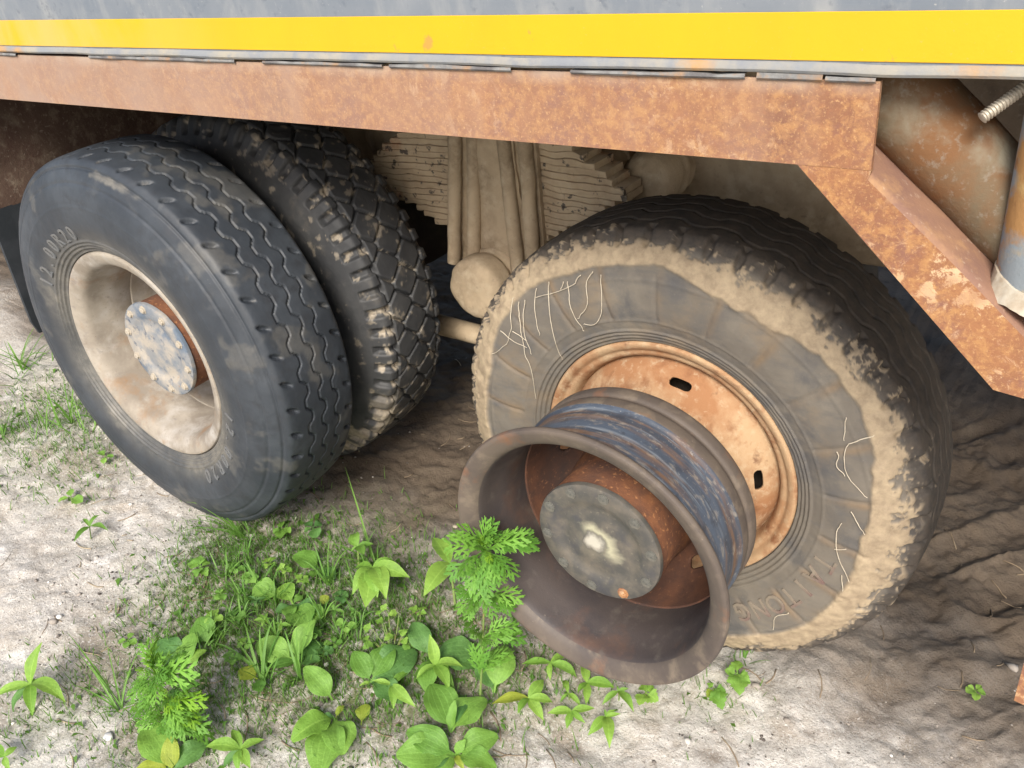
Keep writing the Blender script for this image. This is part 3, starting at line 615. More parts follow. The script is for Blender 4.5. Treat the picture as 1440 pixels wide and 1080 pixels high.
def disc(name, parent, cx, cz, prof, mat, holes=None, n=240, thick=.009):
    P = chaikin(prof, 3); s = np.r_[0, np.cumsum(np.linalg.norm(np.diff(P, axis=0), axis=1))]; m = 44; u = np.linspace(0, s[-1], m)
    r = np.interp(u, s, P[:, 0]); y = np.interp(u, s, P[:, 1]); th = np.linspace(0, 2 * np.pi, n, endpoint=False)
    T, Rr = np.meshgrid(th, r, indexing='ij'); U = np.broadcast_to(u[None], T.shape).copy(); T = T.copy(); kill = np.zeros(T.shape, bool)
    if holes:
        rh, angs, hw, hh = holes; uh = np.interp(-rh, -r, u)
        for a in angs:
            dx = ((T - R_(a) + np.pi) % (2 * np.pi) - np.pi) * rh; dz = U - uh
            q = np.maximum(np.abs(dx) - (hw - hh), 0); L = np.hypot(q, dz) / hh; ins = L < 1; kill |= ins
    keep = []
    F = gridF(n, m, True, False); k = kill.reshape(-1)
    allin = k[F].all(1); Fk = F[~allin]
    used = np.zeros(n * m, bool); used[Fk.ravel()] = True; snap = (k & used).reshape(n, m)
    if holes:
        for a in angs:
            dx = ((T - R_(a) + np.pi) % (2 * np.pi) - np.pi) * rh; dz = U - uh
            core = np.clip(dx, -(hw - hh), hw - hh); vx, vz = dx - core, dz; L = np.hypot(vx, vz) + 1e-9
            sel = snap & (L < hh)
            T = np.where(sel, T + (vx / L * hh - vx) / rh, T); U = np.where(sel, U + vz / L * hh - vz, U)
    rr = np.interp(U, u, r); yy = np.interp(U, u, y)
    V = np.stack([cx + rr * np.cos(T), yy, cz + rr * np.sin(T)], -1).reshape(-1, 3)
    o = obj(name, V, Fk[:, ::-1].copy(), M[mat], parent, (cx, float(y.mean()), cz), 35)
    md = o.modifiers.new('thickness', 'SOLIDIFY'); md.thickness = thick; md.offset = 0
    return o
def hub(cx, cz, ycap, capmat, label, bolt_r=.121, nb=10, phase=.2, rustbolt=None):
    V, F = lathe([(.10, .012), (.134, .012), (.136, .018), (.136, .10), (.140, .12), (.150, .20), (.165, .24), (.165, .27), (.10, .27)], cx, cz, ycap, 96, True, 0)
    h = obj('hub', V, F, M['rust_hub'], truck, label=label)
    cp = [(.0008, .002), (.020, .0015), (.050, .003), (.072, .0055), (.088, .0065), (.096, .002), (.104, .000), (.132, .000), (.1375, .002), (.139, .006), (.139, .012), (.10, .0125), (.001, .0125)]
    V, F = lathe(cp, cx, cz, ycap, 96, False, 0); V = V + np.stack([0 * V[:, 0], .0012 * fbm(V[:, 0], V[:, 1], V[:, 2], 26, 3), 0 * V[:, 0]], -1)
    obj('hub_cap', V, F, M[capmat], h, (cx, ycap, cz))
    bm = None
    for i in range(nb):
        a = 2 * math.pi * i / nb + phase; bx, bz = cx + bolt_r * math.cos(a), cz + bolt_r * math.sin(a)
        mt = M['rust_flaky'] if rustbolt == i else M['cap_plain' if capmat == 'cap_grey' else 'bolt_dusty']; fl_ = .45 if capmat == 'cap_grey' and rustbolt != i else .8
        q = [(.0004, -.0085 * fl_), (.0075, -.0085 * fl_), (.0092, -.007 * fl_), (.0096, -.002), (.0125, -.0018), (.013, .001), (.0004, .001)]
        V, F = lathe(q, bx, bz, ycap, 6 if i % 2 else 8, False, 0); obj('bolt', V, F, mt, h, (bx, ycap, bz), 25)
    return h
RIM0 = [(.303, .006), (.300, .014), (.282, .020), (.264, .026), (.258, .05), (.2525, .075), (.2505, .10), (.2505, .155), (.2525, .170), (.258, .176), (.2595, .186), (.2585, .206), (.2545, .210), (.2545, .216), (.2595, .221), (.2605, .243), (.257, .251),
       (.248, .250), (.246, .20), (.240, .165), (.240, .10), (.246, .075), (.252, .05), (.257, .022), (.268, .009), (.287, .001), (.298, -.002)]
# front-most bare wheel (its outer tyre is gone)
cx, cz = 0., .530
wb = empty('wheel', (cx, .125, cz), truck, label='bare blue and brown rim sticking out with its tyre missing')
V, F = lathe(RIM0, cx, cz, 0, 192, True, 1)
rim = obj('rim', V, F, M['rim_brown'], wb, (cx, .125, cz))
rim.data.materials.append(M['rim_blue']); rim.data.materials.append(M['rim_inner'])                               # outside of the barrel, with the blue sky reflection painted in
vy = np.array([v.co[:] for v in rim.data.vertices]); rad_ = np.hypot(vy[:, 0], vy[:, 2]); yl = vy[:, 1] + .125
for p in rim.data.polygons:
    ids = list(p.vertices); rm, ym = rad_[ids].mean(), yl[ids].mean(); nrm = p.normal; c_ = p.center
    if nrm[0] * c_[0] + nrm[2] * c_[2] < 0 and .020 < ym < .178 and rm < .285: p.material_index = 1
    elif nrm[0] * c_[0] + nrm[2] * c_[2] > 0 and rm < .2605: p.material_index = 2  # inward faces get the darker rim colour
disc('disc', wb, cx, cz, [(.243, .168), (.238, .205), (.228, .245), (.205, .280), (.180, .296), (.135, .300)], 'rust_dark', (.205, [20, 92, 164, 236, 308], .026, .015))
hub(cx, cz, .0657, 'cap_grey', 'rusty hub with a greasy grey cap and chalky stain inside the bare rim', rustbolt=8, phase=.15)
# inner wheel of the same pair
cx, cz, yi = -.007, .5244, .377
wi = empty('wheel', (cx, yi + .127, cz), truck, label='old muddy wheel with an orange rusted rim behind the bare rim')
V, F = lathe(RIM2, cx, cz, yi, 192, True, 1); obj('rim', V, F, M['rim_rust'], wi, (cx, yi + .12, cz))
disc('disc', wi, cx, cz, [(.252, yi + .050), (.247, yi + .034), (.238, yi + .018), (.222, yi + .004), (.205, yi - .014), (.180, yi - .040), (.14, yi - .055)], 'rim_rust', (.220, [79, 7, 151, 223, 295], .0255, .0105))
tyre('tyre', wi, cx, cz, yi, .556, pat_old, 'tyre_old')
lettering(wi, 'TAITONG', cx, cz, yi, .556, .372, -17, -58, .066, 'letter_old')
# rear pair
cx, cz = -1.352, .679
wo = empty('wheel', (cx, .125, cz), truck, label='black ribbed outer wheel with a dusty cream rim')
V, F = lathe(RIM, cx, cz, 0, 192, True, 1); obj('rim', V, F, M['rim_dust'], wo, (cx, .125, cz))
disc('disc', wo, cx, cz, [(.243, .150), (.236, .19), (.222, .225), (.198, .252), (.170, .268), (.135, .275)], 'rim_dust')
tyre('tyre', wo, cx, cz, .0, .545, pat_rib, 'tyre_new')
lettering(wo, '12.00R20', cx, cz, 0, .545, .343, 150, 103, .055, 'letter_new')
lettering(wo, '12.00R20', cx, cz, 0, .545, .343, -12, -62, .055, 'letter_new')
hub(cx, cz, .050, 'cap_blue', 'hub with a flaking blue grey cap in the dusty cream rim', phase=.35)
wk = empty('wheel', (cx, .49, cz), truck, label='inner wheel with a worn black block tread')
V, F = lathe(RIM2, cx, cz, .365, 96, True, 1); obj('rim', V, F, M['rust_dark'], wk, (cx, .49, cz))
tyre('tyre', wk, cx, cz, .365, .553, pat_block, 'tyre_block')

# ------------------------------------------------------------------ roots hanging on the old tyre
def sidewall(px, py, lift=.004):
    d = FW + RT * (px - 720) / FPX - UP * (py - 540) / FPX; Y = yi - .028
    hx = np.array([q[0] for q in TY]); hy = np.array([q[1] for q in TY]); hr = np.where(hx > .33, .33 + (hx - .33) * (.556 - .33) / .215, hx)
    for _ in range(6):
        t = (Y - lift - CAM[1]) / d[1]; P = CAM + t * d; r = math.hypot(P[0] + .007, P[2] - .5244); Y = yi + float(np.interp(r, hr, hy)) + .001
    return P
def roots(name, label, strands, rad=.0011):
    base = sidewall(*strands[0][0]); e = empty(name, base, label=label, category='roots', group='dry roots clinging to the old tyre')
    for st in strands:
        P = chaikin([sidewall(*q, .006) for q in st], 2); n = len(P); k = np.arange(n)
        P = P + np.stack([.0028 * fbm(k * .35, 0 * k, 0 * k + st[0][0], 1, 2), 0 * k, .0016 * fbm(k * .35, 0 * k + 5, 0 * k + st[0][1], 1, 2)], -1)
        V, F = tube(P, np.linspace(rad, rad * .55, n), 5); obj('root', V, F, M['root'], e, P[0])
z3 = lambda L: [(680 + x / 5.4, 360 + y / 5.4) for x, y in L]
roots('dried_roots', 'web of pale dry roots hanging over the upper sidewall of the old tyre', [z3(s) for s in (
    [(228, 315), (208, 440), (205, 560), (190, 660), (65, 745)], [(265, 345), (275, 480), (300, 640), (320, 760), (370, 860), (400, 1080)], [(318, 335), (297, 470), (322, 640), (365, 750)],
    [(400, 250), (392, 380), (415, 560), (432, 605)], [(490, 200), (490, 370), (520, 560), (575, 740), (595, 785)], [(635, 200), (650, 350), (690, 480), (765, 575)], [(830, 120), (780, 200), (800, 390), (715, 480)],
    [(895, 140), (885, 240), (905, 420), (850, 535), (760, 515)], [(745, 145), (690, 215), (570, 270), (400, 312)], [(125, 565), (220, 650), (330, 700)], [(215, 570), (300, 620), (325, 650)], [(600, 200), (580, 260)])])
z4 = lambda L: [(1100 + x / 6.75, 540 + y / 6.75) for x, y in L]
z5 = lambda L: [(1010 + x / 6, 720 + y / 6) for x, y in L]
roots('dried_roots', 'few loose dry root strands low on the right part of the old tyre sidewall', [z4([(880, 485), (720, 525), (590, 600), (580, 840), (800, 1080)]), z4([(525, 650), (510, 780), (590, 880)]), z4([(600, 320), (590, 540)]),
    z5([(1125, 0), (1180, 110), (1250, 205)]), z5([(1045, 95), (1010, 150), (985, 310), (1050, 500), (1120, 600)]), z5([(1075, 315), (985, 315)]), z5([(1045, 540), (1060, 710)]), z5([(600, 855), (480, 870), (475, 1000)])], .0011)

# ------------------------------------------------------------------ plants
def leaf_grid(wf, nt_, nv_, fold=.12, wave=0., ripple=0., droop=.14, seed=0):
    """unit leaf along +x, width fn wf(t); u,v kept as UV"""
    V = []; UV = []
    for i in range(nt_):
        t = i / (nt_ - 1); wd = wf(t)
        for j in range(nv_):
            v = 2 * j / (nv_ - 1) - 1
            z = droop * 4 * t * (1 - t) * .8 + fold * abs(v) * wd + wave * math.sin(t * 11 + seed + (2 if v > 0 else 0)) * v * v * wd + ripple * (j % 2)
            V.append((t, v * wd * .5, z)); UV.append((t, v * .5 + .5))
    return V, [list(q) for q in gridF(nt_, nv_)], UV
def w_ovate(t):
    if t < .16: return .045
    q = (t - .16) / .84; return max(.02, .55 * math.sin(math.pi * min(1, q * .93 + .04)) ** .72 * (1.12 - .35 * q))
def w_lance(t): return max(.015, .30 * math.sin(math.pi * min(1, .03 + .97 * t ** .85)) ** .95)
def w_round(t):
    return .05 if t < .25 else max(.03, .68 * math.sin(math.pi * min(1, (t - .25) / .75 * .95 + .04)) ** .6)
def w_goose(t):
    if t < .2: return .05
    q = (t - .2) / .8; b = .72 * (q / .25 if q < .25 else (1 - q) / .75) ** .8 + .03
    return b * (1 + .22 * (1 if int(q * 9) % 2 else -.5))
LEAF = {}
def add_leaf(k, fn, *a, **kw):
    for s in range(3):
        kw2 = dict(kw); kw2['seed'] = s * 2.1; kw2['droop'] = kw.get('droop', .14) * (1, .6, 1.5)[s]; LEAF[(k, s)] = leaf_grid(fn, *a, **kw2)
add_leaf('ovate', w_ovate, 16, 9, fold=.10, wave=.10, ripple=.006, droop=.15)
add_leaf('lance', w_lance, 11, 5, fold=.22, wave=.06, droop=.16)
add_leaf('round', w_round, 12, 7, fold=.14, wave=.08, droop=.10)
add_leaf('goose', w_goose, 18, 5, fold=.10, wave=.10, droop=.10)
def feather(seed):
    """deeply cut leaf: a midrib strip with paired lobes, each lobe cut again"""
    V = []; F = []; UV = []; rn = random.Random(seed)
    def arch(t): return .13 * 4 * t * (1 - t) - .05 * t
    def lobe(p, ang, ln, wd, depth):
        n = 5; o = len(V)
        for i in range(n):
            t = i / (n - 1); ww = wd * (math.sin(math.pi * (.18 + .82 * t)) ** .8) * .5
            x = p[0] + math.cos(ang) * ln * t; y = p[1] + math.sin(ang) * ln * t; z = arch(min(1, p[0] + .5 * ln * t)) - .10 * ln * t * t
            for s in (-1, 1): V.append((x - s * math.sin(ang) * ww, y + s * math.cos(ang) * ww, z)); UV.append((t, .5 + .5 * s))
        for i in range(n - 1): F.append([o + 2 * i, o + 2 * i + 2, o + 2 * i + 3, o + 2 * i + 1])
        if depth:
            for t, s in ((.42, 1), (.50, -1), (.72, 1)):
                q = (p[0] + math.cos(ang) * ln * t, p[1] + math.sin(ang) * ln * t); lobe(q, ang + s * rn.uniform(.42, .6), ln * .40 * (1.15 - t * .5), wd * .75, 0)
    lobe((0, 0), 0, .98, .05, 0)
    for t, l in ((.34, .36), (.52, .42), (.70, .32), (.84, .20)):
        for s in (-1, 1): lobe((t + rn.uniform(-.02, .02), 0), s * rn.uniform(.55, .72), l * rn.uniform(.9, 1.1), .058, 1)
    return V, F, UV
for s in range(3): LEAF[('feather', s)] = feather(s)
LM = {}
def leaf_me(kind, mat, var):
    k = (kind, mat, var)
    if k not in LM:
        V, F, UV = LEAF[(kind, var)]; LM[k] = mesh_data('leaf', V, F, M[mat], None, None, UV)
    return LM[k]
def put_leaf(parent, A, B, width, kind, mat, roll=0., var=None):
    """leaf from A to B (world); width is relative to the leaf's own shape"""
    A, B = np.array(A), np.array(B); x = B - A; L = np.linalg.norm(x); x = x / L
    up = np.array([0, 0, 1.]) + .35 * (CAM - A) / np.linalg.norm(CAM - A); y = np.cross(up, x); y /= np.linalg.norm(y); z = np.cross(x, y)
    c, s = math.cos(roll), math.sin(roll); y, z = c * y + s * z, -s * y + c * z
    var = random.randrange(3) if var is None else var
    o = bpy.data.objects.new('leaf', leaf_me(kind, mat, var)); COL.objects.link(o)
    pl = WLOC[parent.name]
    o.parent = parent
    o.matrix_basis = Matrix.Translation(Vector(A) - pl) @ Matrix(((x[0], y[0], z[0]), (x[1], y[1], z[1]), (x[2], y[2], z[2]))).to_4x4() @ Matrix.Diagonal((L, L * width, L, 1))
    return o
def plant(name, label, cat, group, base):
    b = at(*base); kw = dict(label=label, category=cat)
    if group: kw['group'] = group
    return empty(name, b, **kw), b
def atd(px, py, ref, toward=0.):
    """point on the line of sight through a point of the photograph, as far away as ref (less `toward` metres)"""
    d = FW + RT * (px - 720) / FPX - UP * (py - 540) / FPX; return CAM + d * ((np.asarray(ref) - CAM) @ FW - toward)
def stem(parent, P, r0, r1, mat='stem'):
    P = chaikin(P, 1); V, F = tube(P, np.linspace(r0, r1, len(P)), 7); return obj('stem', V, F, M[mat], parent, P[0])
def rosette(label, base, leaves, name='plantain_weed', cat='weed', group='broad leaf weeds on the sand', kind='ovate', mat='leaf', w=1., h=.02):
    p, b = plant(name, label, cat, group, base)
    for L in leaves:
        tx, ty = L[0], L[1]; o = L[2] if len(L) > 2 else {}
        A = at(*o.get('b', base), o.get('hb', .012)); B = at(tx, ty, o.get('h', h) + random.uniform(-.006, .006))
        put_leaf(p, A, B, o.get('w', w) * random.uniform(.92, 1.08), o.get('k', kind), o.get('m', mat), random.uniform(-.25, .25))
    return p
def star(label, c, tips, hgt=.03, name='seedling', group='lance leaved seedlings', kind='lance', mat='lance', w=1., cat='seedling', st=.0016, base=None):
    """a short stem carrying spreading leaves from its top"""
    T = at(*c, hgt); bx = base or (c[0] + 1, c[1] + hgt * 420); p, b = plant(name, label, cat, group, bx)
    stem(p, [b - np.array([0, 0, .008]), (b + T) / 2 + np.array([.002, 0, 0]), T], st * 1.3, st)
    for t in tips:
        B = at(t[0], t[1], hgt + random.uniform(-.012, .008)) if len(t) < 3 else atd(t[0], t[1], T, t[2])
        put_leaf(p, T, B, w * random.uniform(.9, 1.15), kind, t[3] if len(t) > 3 else mat, random.uniform(-.3, .3))
    return p
def mugwort(label, base, top, whorls, mats=('feather', 'tip')):
    p, b = plant('mugwort', label, 'weed', 'feathery mugwort weeds', base)
    lo = 0.
    T = b.copy()
    for h in np.linspace(.02, .6, 400):                               # height at which the stem top is seen at `top`
        q = b + np.array([0, 0, h]) - CAM; sx, sy = 720 + FPX * (q @ RT) / (q @ FW), 540 - FPX * (q @ UP) / (q @ FW)
        if sy <= top[1]: break
    T = atd(top[0], top[1], b + np.array([0, 0, h])); stem(p, [b - np.array([0, 0, .01]), b * .5 + T * .5 + np.array([.004, 0, 0]), T], .0032, .0018)
    for f, tips in whorls:
        A = b + (T - b) * f
        for i, t in enumerate(tips):
            put_leaf(p, A, atd(t[0], t[1], A, t[2] if len(t) > 2 else random.uniform(.0, .06)), t[4] if len(t) > 4 else 1.0, 'feather', t[3] if len(t) > 3 else mats[0], random.uniform(-.4, .4))
            for q in range(2):
                put_leaf(p, A, atd(top[0] + (t[0] - top[0]) * random.uniform(.6, .95) + random.uniform(-13, 13), t[1] + random.uniform(-16, 14), A, random.uniform(.01, .07)), random.uniform(.8, 1.1), 'feather', mats[0], random.uniform(-.7, .7))
    return p
mugwort('tall feathery mugwort weed rising in front of the bare rim', (674, 988), (682, 774), [
    (1., [(743, 754), (758, 766), (727, 812), (707, 822), (687, 838), (660, 828), (628, 812), (633, 752), (657, 752), (687, 742, .0, 'tip', .7), (705, 748), (678, 752, .03, 'tip', .6), (695, 756, .04, 'tip', .6), (672, 760, .05, 'tip', .6), (690, 790, .06, 'tip', .6)]),
    (.74, [(735, 842), (640, 860), (722, 862), (655, 872), (695, 868), (640, 832)]), (.45, [(740, 898), (664, 892), (700, 905), (730, 880), (652, 880)]), (.2, [(722, 918), (672, 915)])])
mugwort('bushy young mugwort weed at the near edge of the sand', (243, 1030), (220, 950), [
    (1., [(204, 915, .03, 'tip', .7), (190, 940, .02, 'tip', .7), (238, 918, .03, 'tip', .7), (252, 935, .02, 'tip', .7), (247, 960, .03, 'tip', .7), (232, 982, .04, 'tip', .7), (207, 985, .03, 'tip', .7), (188, 962, .02, 'tip', .7), (218, 920, .05, 'tip', .6), (265, 925), (180, 985), (270, 950)]),
    (.6, [(290, 988, .05, 'tip', .8), (240, 1000, .05, 'tip', .8), (278, 1020, .04, 'tip', .8), (185, 1008), (280, 955), (200, 1010), (255, 985, .06, 'tip', .7), (262, 1030, .05)]), (.3, [(190, 1015), (255, 1035, .02, 'leaf_yellow', .9), (292, 1028), (220, 1022)])])
D = {'m': 'leaf_dark'}; Yw = {'m': 'leaf_yellow'}
rosette('largest plantain rosette at the bottom edge with a pale ribbed leaf pointing left', (640, 1062), [(557, 1062, {'w': 1.25, 'h': .03}), (572, 1028, {'w': 1.1, 'h': .045}), (700, 1034, {'w': 1.2, 'h': .035}), (698, 1080, {'w': 1.1, 'h': .03}), (590, 1092, {'m': 'leaf_dark', 'h': .01}), (652, 1082, {'w': .8, 'm': 'leaf_yellow'}), (655, 1040, {'m': 'leaf', 'h': .05}), (612, 1096, {'h': .025})])
rosette('plantain with two upright broad leaves just behind the largest rosette', (634, 1030), [(607, 962, {'w': 1.15, 'h': .05}), (683, 982, {'w': 1.25, 'h': .03}), (650, 978, {'m': 'leaf_dark', 'h': .03}), (640, 985, {'h': .07, 'w': .7})])
rosette('single broad ribbed leaf standing below the tall mugwort', (694, 974), [(711, 908, {'w': 1.2, 'h': .05}), (702, 962, {'h': .01, 'w': .6}), (676, 925, {'m': 'leaf_dark', 'h': .02})])
rosette('dark plantain with reddish stalks left of the tall mugwort', (607, 926), [(580, 876, {'m': 'leaf_dark', 'h': .04}), (674, 920, {'m': 'leaf_dark', 'w': 1.3, 'h': .03}), (672, 940, {'m': 'leaf_dark', 'h': .012}), (600, 972, {'w': 1.1, 'h': .03}), (640, 972, {'k': 'lance', 'm': 'lance'})])
rosette('plantain of upright and dark flat leaves on bare white sand', (522, 960), [(497, 916, {'w': 1.1, 'h': .05}), (566, 988, {'m': 'leaf_dark', 'w': 1.2}), (552, 906, {'w': 1.1, 'h': .035}), (585, 915, {'m': 'leaf_dark', 'w': 1.2}), (505, 965, {'k': 'lance', 'm': 'lance', 'w': 1.1})])
rosette('plantain with a dark red withered leaf among green ones', (472, 1010), [(428, 938, {'w': 1.15, 'h': .05, 'b': (468, 985)}), (410, 1042, {'w': 1.1, 'm': 'lance'}), (482, 1062, {'w': 1.2, 'h': .04}), (450, 1092, {'w': 1.15, 'h': .03}), (484, 992, {'w': .9, 'm': 'leaf_yellow'}), (515, 990, {'b': (508, 1020), 'm': 'leaf_yellow', 'k': 'round'}), (445, 1012, {'m': 'red_leaf' if 'red_leaf' in M else 'leaf_dark', 'w': .9})])
rosette('plantain with two big cupped leaves cut by the bottom edge below the bushy mugwort', (242, 1086), [(203, 1022, {'w': 1.25, 'h': .04}), (240, 1034, {'w': 1.1, 'm': 'leaf_yellow', 'h': .06}), (292, 1044, {'w': 1.2, 'm': 'leaf_dark'}), (190, 1084, {'m': 'leaf_yellow'})])
rosette('plantain seen just behind the bushy mugwort', (258, 938), [(272, 890, {'w': 1.1, 'h': .04}), (290, 914, {'w': 1.1, 'm': 'lance'}), (222, 902, {'w': 1.2, 'm': 'leaf_dark'})])
rosette('clump of small rounded leaves in the mossy patch', (412, 850), [(356, 826, {'b': (394, 840), 'w': 1.4, 'h': .04}), (425, 838, {'k': 'round'}), (440, 860, {'k': 'round', 'm': 'leaf_dark'}), (405, 868, {'k': 'round'}), (462, 838, {'k': 'round', 'm': 'leaf_yellow', 'b': (448, 852)}), (455, 868, {'k': 'round', 'b': (430, 860)}), (388, 862, {'k': 'round', 'm': 'leaf_dark'}), (432, 880, {'k': 'round'}), (398, 822, {'k': 'round', 'm': 'lance'})], name='rounded_leaf_weed', kind='round', w=1.1)
rosette('plantain of dark oval leaves with dry bent grass stalks across it', (415, 930), [(360, 905, {'w': 1.2, 'm': 'leaf', 'h': .03}), (443, 872, {'w': 1.0, 'h': .07}), (455, 905, {'w': 1.2, 'm': 'leaf_dark', 'h': .03}), (375, 940, {'k': 'lance', 'm': 'grass', 'w': 1.1}), (450, 930, {'m': 'leaf_dark', 'k': 'round'})])
rosette('lone oval leaf standing in the grass above the bushy mugwort', (294, 908), [(281, 868, {'w': 1.4, 'h': .03}), (305, 898, {'k': 'lance', 'm': 'grass'})])
rosette('small yellow leaf lying at the foot of the grass', (362, 955), [(336, 942, {'w': 1.7, 'm': 'leaf_yellow'}), (368, 972, {'k': 'round', 'm': 'moss'})])
rosette('broad leaf pair under the grass behind the mossy patch', (450, 800), [(412, 782, {'w': 1.5, 'h': .03}), (440, 812, {'k': 'round'}), (470, 815, {'k': 'round', 'm': 'leaf_dark'}), (436, 795, {'k': 'round', 'm': 'leaf_dark'})])
star('leafy weed with drooping pointed leaves beside the bare muddy ground', (524, 798), [(496, 836), (514, 854), (531, 840), (576, 812), (499, 800), (556, 790), (543, 842), (508, 826)], .09, 'pointed_leaf_weed', 'pointed leaf weeds', w=1.5, cat='weed', st=.003, base=(530, 842))
star('pointed leaf weed peeping out behind the drooping one', (503, 768), [(490, 756), (525, 765), (494, 775), (512, 780), (500, 750)], .08, 'pointed_leaf_weed', 'pointed leaf weeds', w=1.5, cat='weed', st=.0025, mat='leaf')
star('pointed leaf weed half hidden behind the tall mugwort', (632, 792), [(609, 756), (596, 838), (618, 778), (650, 800)], .10, 'pointed_leaf_weed', 'pointed leaf weeds', w=1.3, cat='weed', st=.003, base=(640, 852))
star('long leaved seedling on pale sand at the left edge', (43, 962), [(59, 903, -.02), (-8, 980), (92, 988), (72, 955), (18, 1002, 0, 'leaf_dark'), (46, 1006)], .07, w=1.05, st=.0028, base=(47, 1002))
star('star shaped seedling between the red leaved plantain and the bottom left corner', (338, 1053), [(290, 1050), (326, 1026), (372, 1040), (314, 1078, 0, 'leaf_dark'), (352, 1080), (336, 1086)], .05, w=1.25)
star('seedling cut by the bottom left corner', (6, 1064), [(24, 1050), (-14, 1052), (14, 1082)], .04, w=1.5)
star('seedling nearest the tall mugwort under the rim edge', (774, 932), [(734, 934), (804, 922), (774, 957), (811, 953, 0, 'leaf')], w=1.2)
star('seedling with one leaf pointing straight up against the rim', (825, 960), [(820, 934), (864, 967), (824, 991), (812, 974)], w=1.25)
star('tiny yellowish seedling between larger ones below the rim', (799, 975), [(793, 957), (817, 993), (788, 988)], .02, w=1.0)
star('flat four leaved seedling on white sand under the rim', (804, 1000), [(770, 1003), (836, 996), (797, 1025), (823, 1017)], w=1.15)
star('lowest seedling below the rim with one leaf hanging straight down', (852, 1008), [(827, 1034), (857, 1052), (873, 1004), (850, 997), (866, 998)], w=1.15)
star('seedling tucked against the lowest point of the rim', (869, 972), [(847, 991), (891, 1001), (869, 964), (884, 968)], w=1.15, mat='leaf')
star('seedling with a yellow leaf between the plantain and the rim', (743, 982), [(692, 990, 0, 'leaf_yellow'), (764, 956), (777, 988), (764, 1013), (728, 1004)], w=1.3)
star('seedling growing in the middle of the pale sand gap between plantains', (551, 963), [(523, 957), (577, 943), (553, 997), (584, 994)], .035, w=1.1)
star('two leaved sprout above the largest plantain', (673, 1006), [(654, 983), (686, 985)], .03, w=1.1)
star('narrow upright sprout with a reddish tip beside the dark plantain', (612, 935), [(604, 892, .0), (585, 955), (632, 970), (651, 938)], .05, w=1.2)
star('bright small weed with notched leaves at the foot of the rim', (908, 974), [(899, 992), (926, 986), (918, 963), (905, 962)], .03, 'notched_leaf_weed', 'notched leaf weeds', 'goose', 'lance', 1.3, 'weed')
star('notched leaf weed growing between the rim and the old tyre', (1037, 948), [(1019, 942), (1036, 929), (1054, 953), (1040, 978), (1055, 962), (1026, 958)], .05, 'notched_leaf_weed', 'notched leaf weeds', 'goose', 'leaf', 1.15, 'weed')
star('low yellow tipped weed just in front of the notched one by the old tyre', (1004, 968), [(994, 961), (994, 981, 0, 'leaf_yellow'), (1011, 984), (1021, 973), (1016, 998)], .03, 'notched_leaf_weed', 'notched leaf weeds', 'goose', 'leaf', 1.1, 'weed')
star('lone small sprout on bare ground near the rusty bracket', (1371, 971), [(1361, 964), (1380, 964), (1386, 976), (1371, 985), (1359, 974)], .015, 'sprout', 'small sprouts', 'round', 'lance', 1.0, 'sprout')
star('four leaved sprout at the foot of the black ribbed tyre', (396, 744), [(396, 734), (384, 750), (395, 757), (408, 750)], .02, 'sprout', 'small sprouts', 'round', 'leaf', 1.0, 'sprout')
star('wispy sprout on the bare sand left of the rear tyre', (126, 741), [(104, 762), (141, 724), (152, 746), (116, 730)], .04, 'sprout', 'small sprouts', 'lance', 'grass', .9, 'sprout')
star('pale low sprout on sand below the cream rim', (100, 700), [(82, 706), (116, 706), (100, 688)], .02, 'sprout', 'small sprouts', 'round', 'leaf', 1., 'sprout')
star('tiny sprout close to the rear tyre sidewall', (148, 642), [(138, 636), (160, 642), (146, 652)], .02, 'sprout', 'small sprouts', 'round', 'leaf', 1., 'sprout')
star('bushy green sprout in the mossy patch by the sandy edge', (282, 798), [(264, 792), (296, 790), (276, 812), (292, 810), (280, 782)], .03, 'sprout', 'small sprouts', 'goose', 'leaf', 1., 'sprout')
star('pale three leaved sprout above the bushy mugwort', (180, 900), [(166, 905), (186, 890), (192, 905), (176, 912)], .02, 'sprout', 'small sprouts', 'round', 'leaf', 1.1, 'sprout')
star('yellowish weed in shade between the two rear tyres and the grass', (440, 742), [(428, 748), (452, 736), (446, 756), (430, 735)], .03, 'sprout', 'small sprouts', 'round', 'leaf_dark', 1.2, 'sprout')
MARKS = [('the small yellow leaf', 336, 942), ('the lone oval leaf', 283, 875), ('the clump of rounded leaves', 412, 850), ('the dark oval plantain', 415, 925), ('the drooping pointed leaf weed', 524, 820), ('the arrow leaved clump', 550, 885), ('the bushy sprout by the sandy edge', 282, 798), ('the broad leaf pair', 440, 790), ('the leaning tuft at the black tyre', 345, 757)]
TAKEN = set()
def beside(what, px, py):
    """a true label from the nearest landmark plant and the side the thing stands on"""
    for nm, mx, my in sorted(MARKS, key=lambda m: math.hypot(m[1] - px, m[2] - py)):
        dx, dy = px - mx, py - my
        sd = ('to the right of' if dx > 0 else 'to the left of') if abs(dx) > abs(dy) else ('in front of' if dy > 0 else 'behind')
        for near in ('close', 'further'):
            L = f'{what} {near} {sd} {nm}'
            if L not in TAKEN: TAKEN.add(L); return L
